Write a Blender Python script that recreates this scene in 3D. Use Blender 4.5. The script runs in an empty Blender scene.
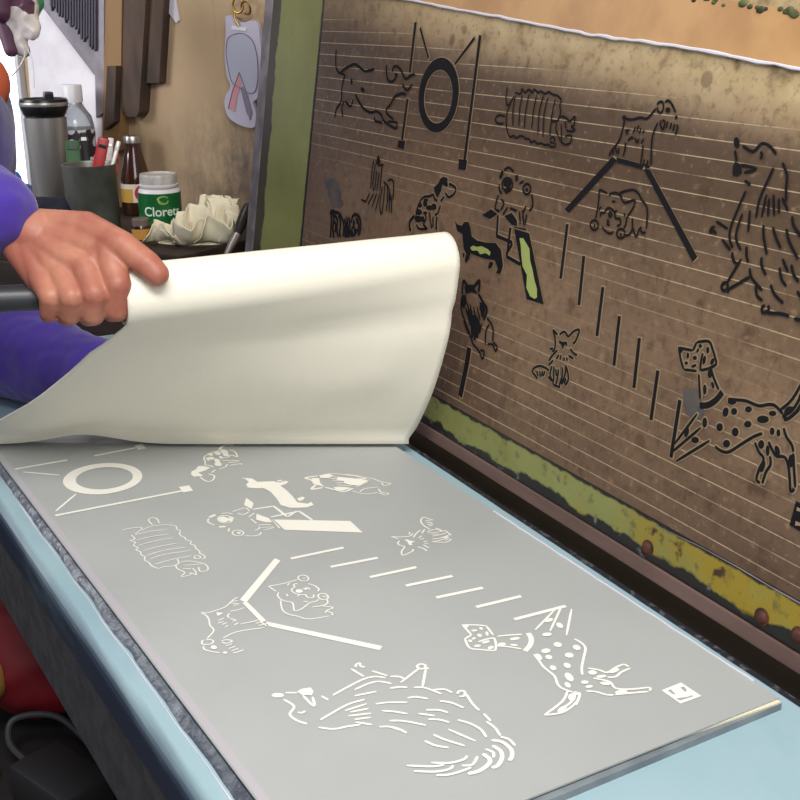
import bpy, bmesh, math, random
from mathutils import Vector, Matrix, noise
random.seed(4)
scn = bpy.context.scene
COL = scn.collection
PI = math.pi

# ------------------------------------------------------------------ camera
F = 1125.525; CX = CY = 400.0
CAM = Vector((0.7421786, -0.5339839, 0.4051917))
def rodrigues(w):
    t = w.length
    return Matrix.Rotation(t, 3, w.normalized())
RM = rodrigues(Vector((1.691359787, 1.008787468, -0.722596146)))   # rows: right, down, forward
RR, RD, RF = Vector(RM[0]), Vector(RM[1]), Vector(RM[2])
PHI = 1.705377651; HH = 0.010635043
CP, SP = math.cos(PHI), math.sin(PHI)
EV = Vector((0, -CP, SP)); ON = Vector((0, -HH*SP, HH-HH*CP)); NV = Vector((0, -SP, -CP))

def ray(px, py):
    return RR*((px-CX)/F) + RD*((py-CY)/F) + RF
def P(px, py, d):
    return CAM + ray(px, py)*d
def on_z(px, py, z=0.0):
    r = ray(px, py); return CAM + r*((z-CAM.z)/r.z)
def at_z(px, d, z):                      # point at column px and depth d with height z
    k = (z-CAM.z)/d - RF.z - RR.z*(px-CX)/F
    return P(px, CY + k/RD.z*F, d)
def T(px, py):                           # table plane -> (u, v)
    p = on_z(px, py); return (p.x, -p.y)
def S(px, py):                           # screen plane -> (u, v)
    r = ray(px, py); t = (ON-CAM).dot(NV)/r.dot(NV); p = CAM + r*t
    return (p.x, (p-ON).dot(EV))

WA = P(215, 200, 1.83); WB = P(40, 200, 2.06); WA.z = 0; WB.z = 0      # the back wall stands at an angle to the table
E1 = (WB-WA).normalized(); EN = Vector((0, 0, 1)).cross(E1)
if EN.dot(CAM-WA) < 0: EN = -EN
def on_w(px, py, off=0.0):
    r = ray(px, py); return CAM + r*((WA+EN*off-CAM).dot(EN)/r.dot(EN))
def ws(p): return (p-WA).dot(E1)
def wm(s_, t_, z_=0.0): return WA+E1*s_+EN*t_+Vector((0, 0, z_))
WMAT = Matrix((E1, EN, Vector((0, 0, 1)))).transposed().to_4x4(); WMAT.translation = WA
cam = bpy.data.cameras.new('camera'); co = bpy.data.objects.new('camera', cam); COL.objects.link(co)
M = Matrix((RR, -RD, -RF)).transposed().to_4x4(); M.translation = CAM
co.matrix_world = M
cam.sensor_width = 36; cam.lens = F/800*36; cam.clip_start = .01
scn.camera = co

# ------------------------------------------------------------------ materials
def lin(c):
    return tuple((x/12.92 if x <= .04045 else ((x+.055)/1.055)**2.4) for x in [v/255 for v in c])+(1,)
def mat(name, c, rough=.6, metal=0, spec=.5, c2=None, scale=20, detail=6, bump=0, bscale=200, lo=.4, hi=.6,
        trans=0, emit=None, estr=0, sheen=0, stretch=None, coat=0):
    m = bpy.data.materials.new(name); m.use_nodes = True
    nt = m.node_tree; b = nt.nodes['Principled BSDF']
    b.inputs['Base Color'].default_value = lin(c); b.inputs['Roughness'].default_value = rough
    b.inputs['Metallic'].default_value = metal; b.inputs['Specular IOR Level'].default_value = spec
    b.inputs['Transmission Weight'].default_value = trans; b.inputs['Coat Weight'].default_value = coat
    if sheen: b.inputs['Sheen Weight'].default_value = sheen
    if emit:
        b.inputs['Emission Color'].default_value = lin(emit); b.inputs['Emission Strength'].default_value = estr
    tc = nt.nodes.new('ShaderNodeTexCoord'); src = tc.outputs['Object']
    if stretch:
        mp = nt.nodes.new('ShaderNodeMapping'); mp.inputs['Scale'].default_value = stretch
        nt.links.new(src, mp.inputs[0]); src = mp.outputs[0]
    if c2:
        n = nt.nodes.new('ShaderNodeTexNoise'); n.inputs['Scale'].default_value = scale; n.inputs['Detail'].default_value = detail
        nt.links.new(src, n.inputs['Vector'])
        r = nt.nodes.new('ShaderNodeValToRGB'); r.color_ramp.elements[0].position = lo; r.color_ramp.elements[1].position = hi
        r.color_ramp.elements[0].color = lin(c); r.color_ramp.elements[1].color = lin(c2)
        nt.links.new(n.outputs['Fac'], r.inputs[0]); nt.links.new(r.outputs[0], b.inputs['Base Color'])
    if bump:
        n = nt.nodes.new('ShaderNodeTexNoise'); n.inputs['Scale'].default_value = bscale; n.inputs['Detail'].default_value = 4
        nt.links.new(src, n.inputs['Vector'])
        bp = nt.nodes.new('ShaderNodeBump'); bp.inputs['Strength'].default_value = bump; bp.inputs['Distance'].default_value = .002
        nt.links.new(n.outputs['Fac'], bp.inputs['Height']); nt.links.new(bp.outputs[0], b.inputs['Normal'])
    return m
class NB:                                # node builder for layered materials
    def __init__(s, m):
        s.m = m; s.nt = m.node_tree; s.b = s.nt.nodes['Principled BSDF']
        s.tc = s.nt.nodes.new('ShaderNodeTexCoord').outputs['Object']
        sp = s.nt.nodes.new('ShaderNodeSeparateXYZ'); s.nt.links.new(s.tc, sp.inputs[0]); s.x, s.y, s.z = sp.outputs[:3]
    def put(s, node, i, v):
        if hasattr(v, 'node'): s.nt.links.new(v, node.inputs[i])
        else: node.inputs[i].default_value = v
    def math(s, op, a, b=0.0, clamp=False):
        n = s.nt.nodes.new('ShaderNodeMath'); n.operation = op; n.use_clamp = clamp; s.put(n, 0, a); s.put(n, 1, b); return n.outputs[0]
    def noise(s, scale, detail=6, stretch=None, rough=.55):
        n = s.nt.nodes.new('ShaderNodeTexNoise'); n.inputs['Scale'].default_value = scale; n.inputs['Detail'].default_value = detail
        n.inputs['Roughness'].default_value = rough
        v = s.tc
        if stretch:
            mp = s.nt.nodes.new('ShaderNodeMapping'); mp.inputs['Scale'].default_value = stretch; s.nt.links.new(v, mp.inputs[0]); v = mp.outputs[0]
        s.nt.links.new(v, n.inputs['Vector']); return n.outputs['Fac']
    def step(s, v, lo, hi, a=0.0, b=1.0):
        n = s.nt.nodes.new('ShaderNodeMapRange'); n.clamp = True
        s.put(n, 0, v); n.inputs[1].default_value = lo; n.inputs[2].default_value = hi; n.inputs[3].default_value = a; n.inputs[4].default_value = b
        return n.outputs[0]
    def mix(s, f, a, b):
        n = s.nt.nodes.new('ShaderNodeMix'); n.data_type = 'RGBA'
        s.put(n, 0, f)
        s.put(n, 6, a if hasattr(a, 'node') else lin(a)); s.put(n, 7, b if hasattr(b, 'node') else lin(b))
        return n.outputs[2]
    def color(s, v): s.nt.links.new(v, s.b.inputs['Base Color'])
    def rough(s, v): s.nt.links.new(v, s.b.inputs['Roughness'])
    def bump(s, h, st=.3, dist=.002):
        bp = s.nt.nodes.new('ShaderNodeBump'); bp.inputs['Strength'].default_value = st; bp.inputs['Distance'].default_value = dist
        s.nt.links.new(h, bp.inputs['Height']); s.nt.links.new(bp.outputs[0], s.b.inputs['Normal'])

# ------------------------------------------------------------------ object helpers
def link(name, me, m=None, parent=None, smooth=True):
    o = bpy.data.objects.new(name, me); COL.objects.link(o)
    if m is not None: me.materials.append(m)
    if parent is not None: o.parent = parent
    if smooth:
        for p in me.polygons: p.use_smooth = True
    return o
def obj(name, bm, m=None, parent=None, smooth=False, inv=None, sharp=None):
    if inv is not None: bmesh.ops.transform(bm, matrix=inv, verts=bm.verts)
    me = bpy.data.meshes.new(name); bm.normal_update(); bm.to_mesh(me); bm.free()
    o = link(name, me, m, parent, smooth)
    if smooth and sharp is None: sharp = 40
    if smooth and sharp:
        try: me.set_sharp_from_angle(angle=math.radians(sharp))
        except Exception: pass
    return o
def thing(name, label, cat, loc=(0, 0, 0), group=None, rot=None):
    o = bpy.data.objects.new(name, None); COL.objects.link(o); o.location = loc; o.empty_display_size = .02
    if rot is not None: o.rotation_euler = rot
    return tag(o, label, cat, group)
def tag(o, label, cat, group=None):
    o['label'] = label; o['category'] = cat
    if group: o['group'] = group
    return o
def struct(o): o['kind'] = 'structure'; return o
def rel(e): return Matrix.Translation(-Vector(e.location))   # world bm -> child of an unrotated empty
def box(bm, c, s, rot=None, bev=0):
    r = bmesh.ops.create_cube(bm, size=1); vs = r['verts']
    bmesh.ops.scale(bm, vec=s, verts=vs)
    if bev:
        es = list({e for v in vs for e in v.link_edges})
        rr = bmesh.ops.bevel(bm, geom=es, offset=bev, segments=2, affect='EDGES', profile=.6); vs = list({v for f in rr['faces'] for v in f.verts} | {v for v in vs if v.is_valid})
    if rot is not None: bmesh.ops.transform(bm, matrix=rot.to_4x4(), verts=vs)
    bmesh.ops.translate(bm, vec=c, verts=vs); return vs
def boxr(bm, x0, x1, y0, y1, z0, z1, bev=0):
    return box(bm, ((x0+x1)/2, (y0+y1)/2, (z0+z1)/2), (abs(x1-x0), abs(y1-y0), abs(z1-z0)), None, bev)
def BM(): return bmesh.new()
def lathe(bm, prof, c=(0, 0, 0), n=40, rot=None):
    rings = []; new = []
    for r, z in prof:
        if r < 1e-6:
            v = bm.verts.new((0, 0, z)); rings.append([v]); new.append(v)
        else:
            ring = [bm.verts.new((r*math.cos(2*PI*k/n), r*math.sin(2*PI*k/n), z)) for k in range(n)]; rings.append(ring); new += ring
    for a, b in zip(rings, rings[1:]):
        for k in range(n):
            k2 = (k+1) % n
            if len(a) == 1 and len(b) == 1: continue
            if len(a) == 1: f = (a[0], b[k2], b[k])
            elif len(b) == 1: f = (a[k], a[k2], b[0])
            else: f = (a[k], a[k2], b[k2], b[k])
            try: bm.faces.new(f)
            except ValueError: pass
    bmesh.ops.recalc_face_normals(bm, faces=list({f for v in new for f in v.link_faces}))
    if rot is not None: bmesh.ops.transform(bm, matrix=rot.to_4x4(), verts=new)
    bmesh.ops.translate(bm, vec=c, verts=new); return new
def frame_of(d):
    d = d.normalized(); a = Vector((0, 0, 1)) if abs(d.z) < .9 else Vector((1, 0, 0))
    x = d.cross(a).normalized(); return x, d.cross(x).normalized()
def tube(bm, pts, r, n=10, caps=True):
    pts = [Vector(p) for p in pts]; rs = r if isinstance(r, (list, tuple)) else [r]*len(pts)
    rings = []; x = None
    for i, p in enumerate(pts):
        d = (pts[min(i+1, len(pts)-1)]-pts[max(i-1, 0)]).normalized()
        if x is None: x, y = frame_of(d)
        else:
            x = (x-d*x.dot(d)).normalized(); y = d.cross(x)
        rings.append([bm.verts.new(p+(x*math.cos(2*PI*k/n)+y*math.sin(2*PI*k/n))*rs[i]) for k in range(n)])
    for a, b in zip(rings, rings[1:]):
        for k in range(n): bm.faces.new((a[k], a[(k+1) % n], b[(k+1) % n], b[k]))
    if caps:
        bm.faces.new(list(reversed(rings[0]))); bm.faces.new(rings[-1])
    bmesh.ops.recalc_face_normals(bm, faces=bm.faces)
def crom(pts, n=6):
    pts = [Vector(p) for p in pts]
    if len(pts) < 3: return [pts[0].lerp(pts[-1], i/4) for i in range(5)]
    out = []
    for i in range(len(pts)-1):
        p0 = pts[max(i-1, 0)]; p1 = pts[i]; p2 = pts[i+1]; p3 = pts[min(i+2, len(pts)-1)]
        for k in range(n):
            t = k/n
            out.append(.5*((2*p1)+(p2-p0)*t+(2*p0-5*p1+4*p2-p3)*t*t+(3*p1-p0-3*p2+p3)*t**3))
    out.append(pts[-1]); return out
def prism(bm, poly, ex, thick):          # poly: world points (planar), extruded by -ex*thick behind
    a = [bm.verts.new(p) for p in poly]; b = [bm.verts.new(p-ex*thick) for p in poly]
    n = len(a); bm.faces.new(a); bm.faces.new(list(reversed(b)))
    for k in range(n): bm.faces.new((a[k], b[k], b[(k+1) % n], a[(k+1) % n]))
    bmesh.ops.recalc_face_normals(bm, faces=bm.faces)
def bake(o):                             # keep the evaluated mesh, drop the modifiers
    dg = bpy.context.evaluated_depsgraph_get(); me = bpy.data.meshes.new_from_object(o.evaluated_get(dg))
    o.modifiers.clear(); old = o.data; o.data = me
    for p in me.polygons: p.use_smooth = True
    return o
_b = bmesh.new(); bmesh.ops.create_icosphere(_b, subdivisions=3, radius=1); _b.verts.index_update()
ICO_V = [v.co.copy() for v in _b.verts]; ICO_F = [[v.index for v in f.verts] for f in _b.faces]; _b.free()
def capsules(segs):                      # [(p, q, r0, r1)]
    bm = BM()
    for p, q, r0, r1 in segs:
        p, q = Vector(p), Vector(q); L = (q-p).length
        n = max(2, int(L/(min(r0, r1)*.45))+1)
        for i in range(n+1):
            t = i/n; c = p.lerp(q, t); r = r0+(r1-r0)*t
            vv = [bm.verts.new(c+v*r) for v in ICO_V]
            for f in ICO_F: bm.faces.new([vv[k] for k in f])
    return bm
def blob(name, segs, m, vox, it=8, parent=None, inv=None, dec=None):
    bm = capsules(segs); o = obj(name, bm, m, parent, True, inv, sharp=0)
    md = o.modifiers.new('r', 'REMESH'); md.mode = 'VOXEL'; md.voxel_size = vox
    s = o.modifiers.new('s', 'SMOOTH'); s.factor = .5; s.iterations = it
    return bake(o)
def wrinkle(o, amp, sc, seed=0):
    new = []
    for v in o.data.vertices:
        p = v.co*sc+Vector((seed, seed*2, 0)); new.extend(v.co+v.normal*amp*(noise.noise(p)+.5*noise.noise(p*2.3)))
    o.data.vertices.foreach_set('co', new); o.data.update()

# ------------------------------------------------------------------ the artwork, traced once and used on mesh and print
ART = []                                 # (name, [ (type, width_m, [(u,v)..]) ])
def motif(name, *groups):
    out = []
    for plane, (x0, y0, sc), w, strokes, fills, ells in groups:
        f = S if plane == 's' else T
        cv = lambda q: f(x0+q[0]/sc, y0+q[1]/sc)
        for s in strokes:
            ww = w
            if isinstance(s[0], (int, float)): ww = s[0]; s = s[1:]
            out.append(('S', ww, [cv(q) for q in crom2(s)]))
        for s in fills: out.append(('F', 0, [cv(q) for q in s]))
        for e in ells:
            cx, cy, rx, ry = e[:4]; a = math.radians(e[4]) if len(e) > 4 else 0
            out.append(('F', 0, [cv((cx+rx*math.cos(t)*math.cos(a)-ry*math.sin(t)*math.sin(a), cy+rx*math.cos(t)*math.sin(a)+ry*math.sin(t)*math.cos(a))) for t in [2*PI*k/14 for k in range(14)]]))
    ART.append((name, out))
def crom2(s):
    if len(s) < 3: return [(s[0][0]+(s[-1][0]-s[0][0])*t/5, s[0][1]+(s[-1][1]-s[0][1])*t/5) for t in range(6)]
    return [(p.x, p.y) for p in crom([(a, b, 0) for a, b in s], 4)]
def ell(cx, cy, rx, ry):
    return [(cx+rx*math.cos(t), cy+ry*math.sin(t)) for t in [2*PI*k/12 for k in range(13)]]

motif('running_dog_drawing', ('s', (325, 45, 8.889), .0021, [
 [(100,40),(97,120),(100,200),(130,250),(170,215),(210,190),(260,170),(300,190),(350,230),(400,225),(440,215)],
 [(130,250),(175,270),(160,330),(150,400),(145,500),(105,560),(85,650)], [(170,500),(150,560),(160,640)],
 [(270,440),(300,500),(350,570),(410,600),(460,590),(500,620),(530,680),(630,740),(635,690),(560,680)],
 [(440,640),(450,675),(510,690)], [(545,180),(550,260),(560,310),(600,325),(640,270),(620,260)],
 [(600,240),(610,195),(640,190),(680,230),(700,280),(725,300),(760,270),(800,260)], [(690,350),(712,390),(740,395),(775,350)],
 [(720,440),(680,430),(620,460),(580,530),(545,575),(560,620),(610,660)], [.004,(235,300),(240,350)], [.004,(320,385),(350,410)],
 [(180,500),(230,545),(250,480)]], [], []))
def ringq():
    o = [(234+107*math.cos(t)+12*math.sin(t), 400-5*math.cos(t)-200*math.sin(t)) for t in [2*PI*k/40 for k in range(41)]]
    i = [(232+76*math.cos(t)+4*math.sin(t), 408-10*math.cos(t)-143*math.sin(t)) for t in [2*PI*k/40 for k in range(41)]]
    return [[o[k], o[k+1], i[k+1], i[k]] for k in range(40)]
motif('tyre_jump_drawing', ('s', (395, 20, 5.333), .0045, [[(110,12),(80,280)], [(68,420),(38,640)], [.003,(135,42),(180,205)], [.003,(425,95),(320,235)], [(455,82),(372,745)]],
 [[(20,640),(55,645),(50,690),(14,680)], [(343,740),(385,748),(378,800),(338,795)]]+ringq(), []))
motif('hairy_dog_drawing', ('s', (490, 75, 8), .0013, [
 [(140,95),(130,170),(135,240),(160,225),(195,170)], [(165,235),(140,290),(130,360),(135,430),(150,480)],
 [(150,480),(165,495),(190,485),(210,505),(235,488),(265,490),(285,510),(310,510),(330,540),(355,525),(380,550),(410,545),(440,560),(465,555),(490,575),(520,570),(525,540)],
 [(200,140),(245,150),(255,110),(280,140),(310,115),(340,140),(355,115),(385,140),(410,130),(440,150),(470,135),(500,155),(540,165),(570,200),(560,240),(565,300),(550,350)],
 [(205,165),(185,280),(185,410)], [(260,160),(240,260),(232,410)], [(315,150),(285,300),(275,430)], [(375,160),(350,280),(335,430)], [(430,160),(395,300),(385,475)], [(465,180),(435,300),(425,500)], [(525,190),(495,330),(480,490)],
 [(120,330),(70,320),(45,350),(60,385),(110,385)], [(480,520),(500,495),(520,515),(505,545),(480,530)],
 [(495,370),(540,365),(560,335),(600,335),(640,370),(680,330),(672,400),(650,410),(680,440),(640,450),(610,440)],
 [(600,490),(650,485),(640,545),(580,545),(530,440),(535,380)], [(570,390),(575,520)], [(600,370),(610,430)]], [], []))
motif('climbing_dog_drawing', ('s', (600, 95, 8), .0014, [
 [(190,165),(215,190),(260,195),(320,180),(380,185),(450,105)], [(180,170),(195,210),(175,300),(150,370),(90,450),(75,490)],
 [(205,380),(200,440),(185,490)], [(345,400),(335,500),(325,550)], [(465,220),(430,300),(415,380),(410,560)],
 [(460,80),(470,60),(500,55),(510,100),(490,140),(465,130),(460,95)], [(520,55),(550,45),(580,80),(605,140)],
 [(490,200),(485,240),(505,275),(520,220),(500,200)], [(545,210),(530,265)], [(575,220),(560,275)], [(600,230),(585,290)], [(620,235),(620,270),(605,320)],
 [(285,255),(265,310)], [(310,240),(300,290)], [(330,265),(315,310)], [(355,280),(345,305)], [(225,365),(250,340),(270,345)], [(280,345),(300,385)], [(310,350),(305,385)], [(350,350),(330,390)],
 [(110,430),(105,480)], [(150,420),(150,470)], [(120,400),(140,470)], [(360,510),(340,580)], [(385,520),(370,600)], [(345,550),(400,580)]],
 [[(200,275),(240,270),(215,325)]], [(545,120,20,22), (612,178,12,16)]))
motif('ramp_frame_drawing', ('s', (560, 80, 4.213), .002, [], [[(222,322),(242,340),(37,562),(20,545)], [(238,325),(240,347),(348,377),(355,356)], [(353,375),(380,376),(580,745),(560,765)]], []))
motif('crouching_dog_drawing', ('s', (580, 180, 10), .0014, [
 [(195,90),(275,135)], [(195,95),(190,200),(175,300),(155,390)],
 [(290,155),(320,130),(370,130),(410,165),(445,225),(545,200),(540,260),(500,330),(470,380),(460,440),(440,480)],
 [(395,130),(470,105),(540,100),(590,140),(620,200),(665,260),(675,350),(665,490)],
 [(205,370),(210,330),(245,325),(270,285),(310,285),(350,330),(355,380),(400,390),(405,440),(370,460)], [(280,390),(275,440),(300,450)],
 [(220,465),(260,515),(310,535),(335,510)], ell(145,450,40,48), ell(410,535,42,46), [(145,440),(150,475)], [(405,530),(415,565)],
 [(455,555),(500,540),(525,480),(525,380)], [(530,480),(550,540),(570,565),(590,500),(620,470)], [(600,490),(630,530),(660,520)],
 [(440,330),(455,370)], [(320,215),(355,215)], [(215,265),(190,300)], [(370,300),(350,330)]], [], [(305,345,24,34), (285,415,12,18)]))
motif('long_haired_dog_drawing', ('s', (320, 145, 8), .0017, [
 [(430,125),(415,230),(405,350)], [(455,200),(440,360)], [(475,210),(455,370)], [(500,160),(490,240),(480,370)], [(510,155),(470,165)], [(445,150),(425,300),(430,370)],
 [(400,380),(365,460)], [(430,385),(385,475)], [(455,385),(415,500)], [(480,380),(445,525)], [(500,330),(480,480),(490,560)], [(520,300),(510,440),(495,555)], [(540,330),(540,450),(530,530)], [(555,350),(555,540)], [(570,400),(575,550)],
 [(545,285),(570,275),(590,310),(585,440)], [(510,295),(550,340),(565,440)], [(330,435),(370,455)]], [[(470,75),(485,130),(470,165),(450,150),(455,110)]], []))
motif('shaggy_dog_drawing', ('s', (320, 145, 8), .0028, [
 [.004,(85,525),(92,600),(84,740)], [(98,520),(112,590),(104,660),(110,740)], [(110,535),(150,545),(178,590),(192,650),(185,730)], [(118,560),(140,600),(136,680),(146,735)], [(150,560),(165,620),(158,700),(166,735)],
 [(105,600),(128,640),(120,700)], [(196,590),(206,640),(200,735)], [(214,575),(222,640),(214,730)], [(232,580),(240,640),(232,735)], [(205,620),(228,660),(246,700),(252,735)],
 [(252,620),(262,570),(290,555),(316,580),(326,630),(320,690),(306,725)], [(262,650),(256,690),(268,730)], [(275,600),(268,640),(280,680),(276,730)], [(305,610),(312,650),(300,690)], [(288,590),(300,600),(296,630)]],
 [[(86,520),(112,512),(122,540),(98,560)], [(196,650),(222,640),(240,690),(236,738),(196,738)]], [(288,690,14,20), (274,625,8,12)]))
motif('spotted_dog_drawing', ('s', (400, 170, 11.43), .002, [
 [(380,280),(330,300),(270,310),(220,380),(190,480),(180,560)], [(560,155),(610,180),(640,215),(620,270),(560,310),(520,260)],
 [(510,300),(465,360)], [(465,400),(440,480),(400,520)], [(380,270),(400,330),(430,350)],
 [(340,480),(350,580),(365,670)], [(380,530),(380,660)], [(425,530),(415,660),(430,665)], [(290,500),(300,560),(270,620),(310,670),(220,670),(190,620)],
 [.004,(170,520),(120,580),(110,640),(125,700)]], [[(500,75),(545,90),(545,140),(520,180),(490,160),(470,240),(430,320),(395,250),(390,200),(440,150),(460,100)]],
 [(535,165,15,30),(230,400,25,30),(290,380,25,40),(340,430,40,30),(390,420,30,40),(220,480,35,35),(210,560,40,40),(260,560,25,35),(300,340,30,15),(290,490,25,20)]))
motif('pug_drawing', ('s', (480, 160, 10), .0016, [
 [.004,(230,110),(200,180)], [(240,100),(290,75),(340,120)], [.004,(365,150),(370,210)], [(195,240),(195,300),(220,340)], [(250,310),(280,330)], ell(275,245,52,66),
 [(395,235),(440,210)], ell(470,290,38,52), [(515,340),(530,420),(520,480),(490,505)], [(185,350),(165,420),(155,490),(200,510)], [(210,390),(240,430),(210,500)],
 [(280,470),(230,545)], [(300,480),(350,500),(370,510)], [(460,460),(440,510),(420,515)], [(395,510),(405,640)], [(430,530),(440,650)], [(470,540),(450,650)]],
 [], [(275,230,40,42),(285,285,26,20),(470,298,14,20)]))
motif('seesaw_drawing', ('s', (450, 210, 8), .0032, [[(385,40),(375,205)], [(370,205),(500,262)], [(485,140),(470,260),(455,375)], [(452,372),(565,435)], [(500,270),(450,355)]],
 [[(258,40),(330,-8),(382,32),(320,72)], [(436,48),(496,20),(536,80),(540,128),(496,120)], [(515,150),(635,185),(752,757),(615,715)], [(510,135),(610,150),(615,165),(515,140)]], []))
motif('dachshund_drawing', ('s', (450, 210, 8), .002, [], [
 [(40,85),(60,115),(95,125),(115,95),(150,95),(165,140),(175,210),(220,245),(290,260),(370,265),(410,320),(420,400),(425,450),(405,510),(370,505),(385,470),(360,400),(290,390),(220,370),(165,345),(155,390),(130,425),(118,405),(130,350),(110,310),(105,250),(100,190),(60,165),(48,120)],
 [(105,340),(120,345),(115,385),(103,375)], [(320,410),(350,420),(335,460),(315,475),(305,460)]], []))
motif('leaping_terrier_drawing', ('s', (450, 275, 8.889), .0017, [
 [.003,(110,170),(120,50),(155,95),(210,100)], [.0035,(215,105),(262,50),(255,150)], [(110,180),(100,290),(130,400),(180,530)], [.003,(255,170),(300,250),(330,310),(300,400)],
 [(150,240),(190,390)], [(180,260),(210,420)], [(210,280),(240,430)], [(240,280),(270,400)], [(265,270),(290,380)], [(140,290),(185,450)], [.003,(190,390),(200,560)], [.003,(230,410),(220,580)], [.003,(265,430),(240,560)], [(285,430),(260,520)],
 [(330,380),(370,440),(385,500),(380,590)], [(350,440),(320,500),(315,625)], [(335,615),(380,620),(405,675),(420,640),(385,595)], [(190,540),(205,610),(255,670),(290,745),(305,680),(270,670)], [(125,400),(150,480),(190,560)]],
 [[(130,100),(210,100),(250,170),(200,150),(140,165)], [(150,330),(178,300),(200,360),(230,350),(262,400),(275,470),(250,520),(222,575),(205,520),(180,440)], [(105,180),(140,175),(150,240),(128,300),(104,270)], [(262,240),(292,250),(318,300),(300,380),(280,330)]], []))
motif('slalom_post_drawing', ('s', (450, 275, 8.889), .0075, [[(172,645),(150,790),(90,1080)]], [], []))
motif('sitting_terrier_drawing', ('s', (525, 320, 10.667), .0016, [
 [(300,100),(320,180),(325,240),(320,300),(290,340)], [(300,100),(350,160)], [(370,160),(410,125),(440,140),(465,175),(520,120),(580,105),(560,180),(530,240),(510,240)],
 [(265,310),(300,300)], [(350,320),(290,380),(255,440)], [(365,370),(335,415)], [(385,370),(380,425)], [(420,395),(420,440)], [(445,395),(455,435)], [(465,375),(520,415)], [(485,305),(520,355),(560,375)], [(305,430),(250,485)],
 [(75,560),(100,510),(160,490),(220,510),(260,540)], [(80,560),(110,590),(135,630)], [(130,540),(140,600)], [(160,540),(165,610)], [(190,540),(180,600)], [(215,545),(195,600)],
 [(290,490),(270,580),(290,640)], [(310,490),(310,600),(300,690)], [(330,520),(340,600)], [(360,520),(350,620),(330,690)], [(400,500),(400,590),(365,710)], [(440,480),(430,580),(395,690)], [(440,490),(465,590),(460,650),(430,700)], [(250,600),(280,640),(310,640)], [(300,690),(380,720)], [(400,620),(390,680)], [(440,620),(420,680)]],
 [[(370,210),(395,230),(450,230),(455,265),(425,265),(405,315),(390,265),(365,245)]], []))
for a, b in [((567.5,224),(560.7,278.7)), ((584,256),(579,305)), ((603,287),(597,336)), ((619.5,316),(614,365.5)), ((639.5,338),(634,388)), ((658,370.5),(651,420)), ((680,400),(671,457.5))]:
    motif('weave_pole_drawing', ('s', (0, 0, 1), .0036, [[a, b]], [], []))
motif('dalmatian_drawing',
 ('s', (660, 335, 10), .0021, [[(180,125),(330,155)], [(330,155),(370,70)], [(370,70),(490,65),(530,150),(570,290)], [(570,290),(500,330),(405,355)], [(405,355),(410,270),(430,180)], [(190,130),(210,250),(240,345)], [(240,345),(370,360)],
  [(390,390),(395,500),(405,640)], [(510,330),(540,430),(590,550)], [.0045,(400,705),(480,700),(560,650),(625,570)]], [[(180,120),(240,140),(215,180),(190,165)]],
  [(280,205,14,32),(350,228,22,22),(265,280,18,18),(340,308,30,15,-20),(405,110,18,20),(380,155,12,25,20),(480,150,16,35),(445,250,16,45,10),(525,265,18,35,20),(500,390,22,42),(450,545,18,52),(530,500,14,38,-15)]),
 ('s', (700, 390, 7.273), .0022, [[(205,65),(270,72),(340,80),(430,115),(500,105),(550,115),(605,175)], [(610,275),(630,340),(670,400),(680,450)], [(110,410),(150,440),(210,450),(300,395),(390,340),(455,315)],
  [(400,380),(430,450),(465,500),(430,580),(412,650),(440,675)], [(510,480),(515,540),(480,600),(455,680)], [(500,375),(530,440),(560,480),(620,490),(645,560),(655,650),(660,735),(690,720)], [(680,460),(685,560),(695,710)],
  [(605,185),(660,160),(700,110),(727,60)], [(610,215),(650,205),(727,140)]], [],
  [(235,85,32,22),(188,160,22,35,10),(250,155,22,25),(355,140,25,23),(530,170,28,20),(460,213,44,28),(350,248,27,25),(145,270,24,30),(258,305,25,32),(195,390,27,28),(40,235,14,35),(527,300,17,28),(573,312,14,28),(448,395,22,32),(495,440,14,40),(565,440,18,38,-15),(665,515,20,48),(458,555,18,45,15),(618,192,18,18)]),
 ('s', (600, 300, 4), .0022, [[(300,575),(390,455)], [(285,612),(405,510)], [(305,645),(440,562)]], [], [(348,530,9,20,15),(382,560,16,13),(420,490,9,20)]),
 ('t', (400, 500, 3.636), .0022, [[(610,695),(590,735),(525,785)], [(525,785),(590,775),(640,740),(655,705)]], [], [(625,720,14,14),(590,762,20,8,-30)]))
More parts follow.
